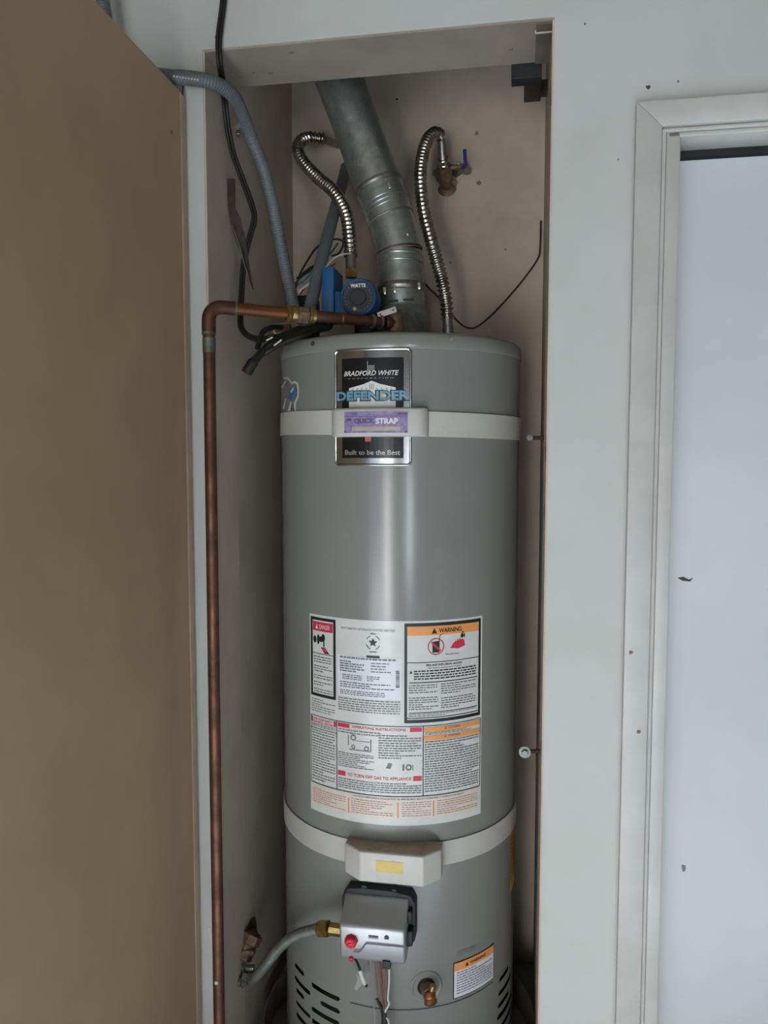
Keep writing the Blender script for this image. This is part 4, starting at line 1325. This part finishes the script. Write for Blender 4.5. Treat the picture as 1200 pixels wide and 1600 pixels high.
# ------------------------------------------------------------------ black cable down the wall
pixc = [(352, -60, -.009), (349, 0, -.009), (342, 60, -.009), (343, 95, -.006), (348, 130, .03), (352, 165, .07), (357, 205, .09), (366, 245, .10), (382, 288, .11), (395, 325, .115), (397, 345, .115), (388, 378, .115), (381, 410, .115),
        (378, 450, .11), (376, 490, .10), (377, 512, .09), (390, 526, .085), (410, 530, .08), (430, 527, .08)]
raw = [at(*q) for q in pixc]
pts = spline([Vector((raw[0].x, -.009, CEIL))] + raw, 10)
kb = thing('power_cable', pts[-1], 'black twin cable hanging down from above the closet header', 'cable')
for s in (-1, 1):
    off = []
    for i, p in enumerate(pts):
        t = (pts[min(i + 1, len(pts) - 1)] - pts[max(i - 1, 0)]).normalized()
        side = t.cross((EYE - p).normalized()).normalized()
        off.append(p + side * (.0028 * s))
    MB().tube(off, .0033, 10).build('cord', 'black_rubber', kb)

# bundled cord on the lid
cb = thing('cord_bundle', at(450, 522, .09), 'bundled black cord lying over the heater lid edge', 'cord')
loops = [[(390, 578, .03), (402, 560, .035), (416, 545, .05), (436, 530, .07), (465, 520, .09), (495, 514, .11), (514, 512, .14), (518, 502, .18)],
         [(386, 580, .028), (396, 562, .03), (410, 548, .045), (430, 535, .065), (460, 526, .08), (490, 518, .10), (512, 513, .13)],
         [(400, 563, .04), (418, 540, .06), (445, 522, .09), (475, 514, .12), (505, 509, .15), (516, 511, .16)],
         [(408, 554, .045), (424, 538, .055), (450, 528, .075), (478, 520, .09), (500, 516, .12)],
         [(404, 532, .07), (418, 528, .08), (440, 524, .10), (470, 512, .14)],
         [(402, 545, .06), (410, 520, .075), (424, 512, .09), (440, 512, .12)],
         [(396, 570, .036), (412, 551, .05), (432, 532, .075), (458, 518, .10), (488, 511, .13), (510, 506, .16)],
         [(412, 549, .055), (428, 533, .07), (452, 521, .10), (480, 513, .13), (498, 510, .15)],
         [(406, 556, .05), (420, 548, .05), (440, 536, .06), (466, 527, .075), (486, 521, .09)]]
for lp in loops:
    MB().tube(spline([at(*q) for q in lp], 8), .0052, 10).build('cord_loop', 'black_rubber', cb)
MB().tube(spline([at(385, 583, .027), at(392, 571, .03), at(400, 560, .034)], 6), [.0105] * 10 + [.009, .0075, .006], 12).build('plug', 'black_rubber', cb)
MB().tube([at(428, 540, .048), at(440, 531, .05)], .0016, 8).build('tie', 'wire_white', cb)
MB().tube([at(416, 532, .05), at(426, 527, .05)], .0014, 8).build('tie', 'wire_white', cb)

# loose wires between the conduits
lwp = thing('loose_wiring', at(480, 470, .26), 'tangle of loose coloured wires between the grey conduits', 'wires')
for m, pix, r in [('black_rubber', [(462, 450, .24), (468, 430, .25), (480, 408, .27), (496, 386, .30), (520, 374, .30), (536, 378, .27), (530, 395, .25), (518, 400, .24)], .0022),
                  ('wire_red', [(468, 462, .235), (476, 450, .24), (492, 438, .25), (512, 420, .24), (524, 412, .22)], .002),
                  ('wire_white', [(466, 454, .235), (478, 446, .24), (500, 428, .24), (520, 405, .22), (535, 398, .22), (548, 396, .25)], .0018),
                  ('wire_blue', [(464, 446, .235), (474, 440, .24), (486, 428, .25), (498, 420, .26)], .002),
                  ('wire_green', [(462, 442, .24), (474, 430, .25), (490, 420, .27), (516, 396, .26), (528, 380, .27)], .002),
                  ('black_rubber', [(464, 436, .24), (478, 424, .25), (490, 416, .26), (505, 412, .27)], .003),
                  ('wire_white', [(464, 462, .235), (472, 452, .238), (484, 444, .24), (490, 436, .25)], .0018),
                  ('wire_red', [(424, 520, .13), (436, 514, .13), (448, 516, .12), (440, 524, .12)], .0018),
                  ('wire_white', [(428, 516, .125), (431, 522, .12), (438, 521, .12)], .002),
                  ('wire_brown', [(410, 522, .12), (424, 508, .14), (446, 504, .15), (470, 508, .16)], .0022)]:
    MB().tube(spline([at(*q) for q in pix], 7), r, 8).build('wire', m, lwp)
MB().box(tuple(at(465, 520, .26) - Vector((.02, 0, .005))), tuple(at(500, 470, .33)), .004).build('junction_box', 'black_plastic', lwp)

# ------------------------------------------------------------------ twisted hanger strap and wire on the side wall
hs = thing('hanger_strap', at(365, 330, .12), 'rusty metal hanger strap twisted against the closet side', 'strap')
pr = [(361, 277, .10, 6.0), (361.5, 300, .10, 6.0), (362, 325, .10, 5.5), (368, 345, .105, 8), (375, 370, .11, 7.5), (381, 395, .115, 5), (387, 415, .115, 2.5), (391, 435, .115, 1.5), (395, 453, .115, 1.2)]
vs_, fs_ = [], []
for (px, py, y, hw) in pr:
    a, b = at(px - hw, py + hw * .3, y), at(px + hw, py - hw * .3 + (4 if py == 277 else 0), y - .004)
    t = Vector((0, .0014, 0))
    vs_ += [a, b, b + t, a + t]
for i in range(len(pr) - 1):
    for j in range(4):
        fs_.append((i * 4 + j, i * 4 + (j + 1) % 4, i * 4 + 4 + (j + 1) % 4, i * 4 + 4 + j))
fs_ += [(3, 2, 1, 0), tuple(len(vs_) - 4 + j for j in range(4))]
MB().add(vs_, fs_).build('strip', 'rust_strap', hs, smooth=False)
MB().tube(spline([at(363, 352, .098), at(372, 378, .10), at(381, 410, .106), at(392, 448, .11), at(393, 455, .11), at(396, 452, .112)], 6), .0010, 8).build('wire', 'steel_dull', hs)

# thin brown cable across the back wall
MB().tube(spline([at(845, 345, YB - .01), at(844, 385, YB - .008), at(840, 405, YB - .008), at(815, 440, YB - .01), (at(780, 480, YB - .02)), at(752, 506, YB - .05), at(735, 513, YB - .08), at(715, 502, YB - .08), at(690, 470, YB - .05), at(662, 442, YB - .03), at(630, 415, YB - .02)], 8), .0022, 8).build(
    'thin_cable', 'rust_strap', label='thin brown cable drooping across the closet back wall', cat='cable')

# small hardware at the head of the closet
c = at(824, 101, WT + .02)
dk = MB().box((c.x - .030, WT + .002, ZT - .030), (c.x + .027, WT + .035, ZT - .001), .001).build('door_catch', 'black_plastic', label='black door catch behind the closet header', cat='catch', smooth=False)
hb = thing('hook_block', at(833, 136, .40), 'small dark wood block with bent hook by the closet ceiling', 'block')
c = at(832, 136, .38)
MB().box((c.x - .018, .37, c.z - .019), (c.x + .018, .41, c.z + .019), .001).box((c.x + .017, .375, c.z - .012), (XR - .0005, .405, c.z + .012)).build('wood_block', 'wood_dark', hb, smooth=False)
MB().tube(spline([at(845, 130, .368), at(846, 142, .36), at(840, 152, .36), at(834, 158, .362)], 5), .003, 8).build('hook', 'wood_dark', hb)

# bolt and washer on an arm from the side wall
def bolt(px, py, y, R_, label):
    c = at(px, py, y)
    root = thing('anchor_bolt', c, label, 'bolt', 'strap anchors between heater and closet side')
    MB().lathe([(0, 0), (R_, 0), (R_, .002), (R_ * .5, .002)], c, (0, -1, 0), 24).build('washer', 'galv_dull', root)
    MB().lathe([(0, .008), (R_ * .5, .008), (R_ * .58, .006), (R_ * .58, .002)], c, (0, -1, 0), 6).build('bolt_head', 'galv_dull', root)
    MB().cyl((c.x + .002, y + .003, c.z), (XR, y + .012, c.z), .004, 12).build('rod', 'rust_strap', root)


bolt(820, 1175, .10, .0115, 'lower steel bolt and washer beside the heater')
bolt(828, 684, .20, .006, 'small upper bolt beside the white strap')

# ------------------------------------------------------------------ gas supply
gs = thing('gas_stub', atx(388, 1470, XL), 'old brown gas shutoff fitting on the closet side wall', 'valve')
g0 = atx(392, 1462, XL)
G1 = at(394, 1466, g0.y - .035)
MB().lathe([(.040, 0.0), (.039, .003), (.026, .006), (.017, .007)], g0 - Vector((.003, 0, 0)), (1, 0, 0), 28).build('escutcheon', 'brass_old', gs)
MB().cyl(g0, G1, .0165, 16, .002).build('stub_pipe', 'brass_old', gs)
G2 = at(377, 1504, g0.y - .06)
MB().lathe([(.020, 0), (.026, .004), (.026, .022), (.020, .026), (.020, .036), (.023, .038), (.023, .054), (.015, .057)], G1 + Vector((0, .004, .012)), G2 - G1, 8).build('valve_body', 'brass_old', gs, angle=20)
MB().obox(G1 + Vector((.004, -.024, -.014)), (0, 1, 0), (1, 0, 0), (0, 0, 1), .018, .022, .012, .002).build('valve_key', 'brass_old', gs)
gf = thing('gas_connector', at(440, 1480, .03), 'grey flexible gas connector curving to the gas valve', 'gas hose')
gp = [(385, 1508, G2.y), (374, 1516, G2.y - .008), (369, 1526, G2.y - .02), (378, 1535, G2.y - .028), (396, 1529, G2.y - .03), (418, 1504, .04), (440, 1477, .015), (466, 1460, -.02), (498, 1451, -.044)]
p, r = ribs(spline([at(*q) for q in gp], 12), .0092, .0016, .0078, 6)
MB().tube(p, r, 16).build('corrugated_tube', 'gas_hose', gf, angle=80)
q_ = at(388, 1518, G2.y - .032)
MB().lathe([(.0095, 0), (.0115, .001), (.0115, .014), (.0095, .016)], q_, at(384, 1534, G2.y - .034) - q_, 6).build('flare_nut', 'steel_dull', gf, angle=20)
MB().obox(at(391, 1512, G2.y - .03), (1, 0, .1), (0, 1, 0), (0, 0, 1), .02, .014, .009, .003).build('end_collar', 'steel_dull', gf)
n0, n1, n2 = at(498, 1451, -.044), at(514, 1451, -.05), at(534, 1454, -.05)
MB().lathe([(.009, 0), (.0150, .001), (.0150, (n1 - n0).length - .001), (.009, (n1 - n0).length)], n0, n1 - n0, 6).build('brass_nut', 'brass', gf, angle=20)
MB().cyl(n1, n2, .0118, 8, .001).build('adapter', 'brass', gf)
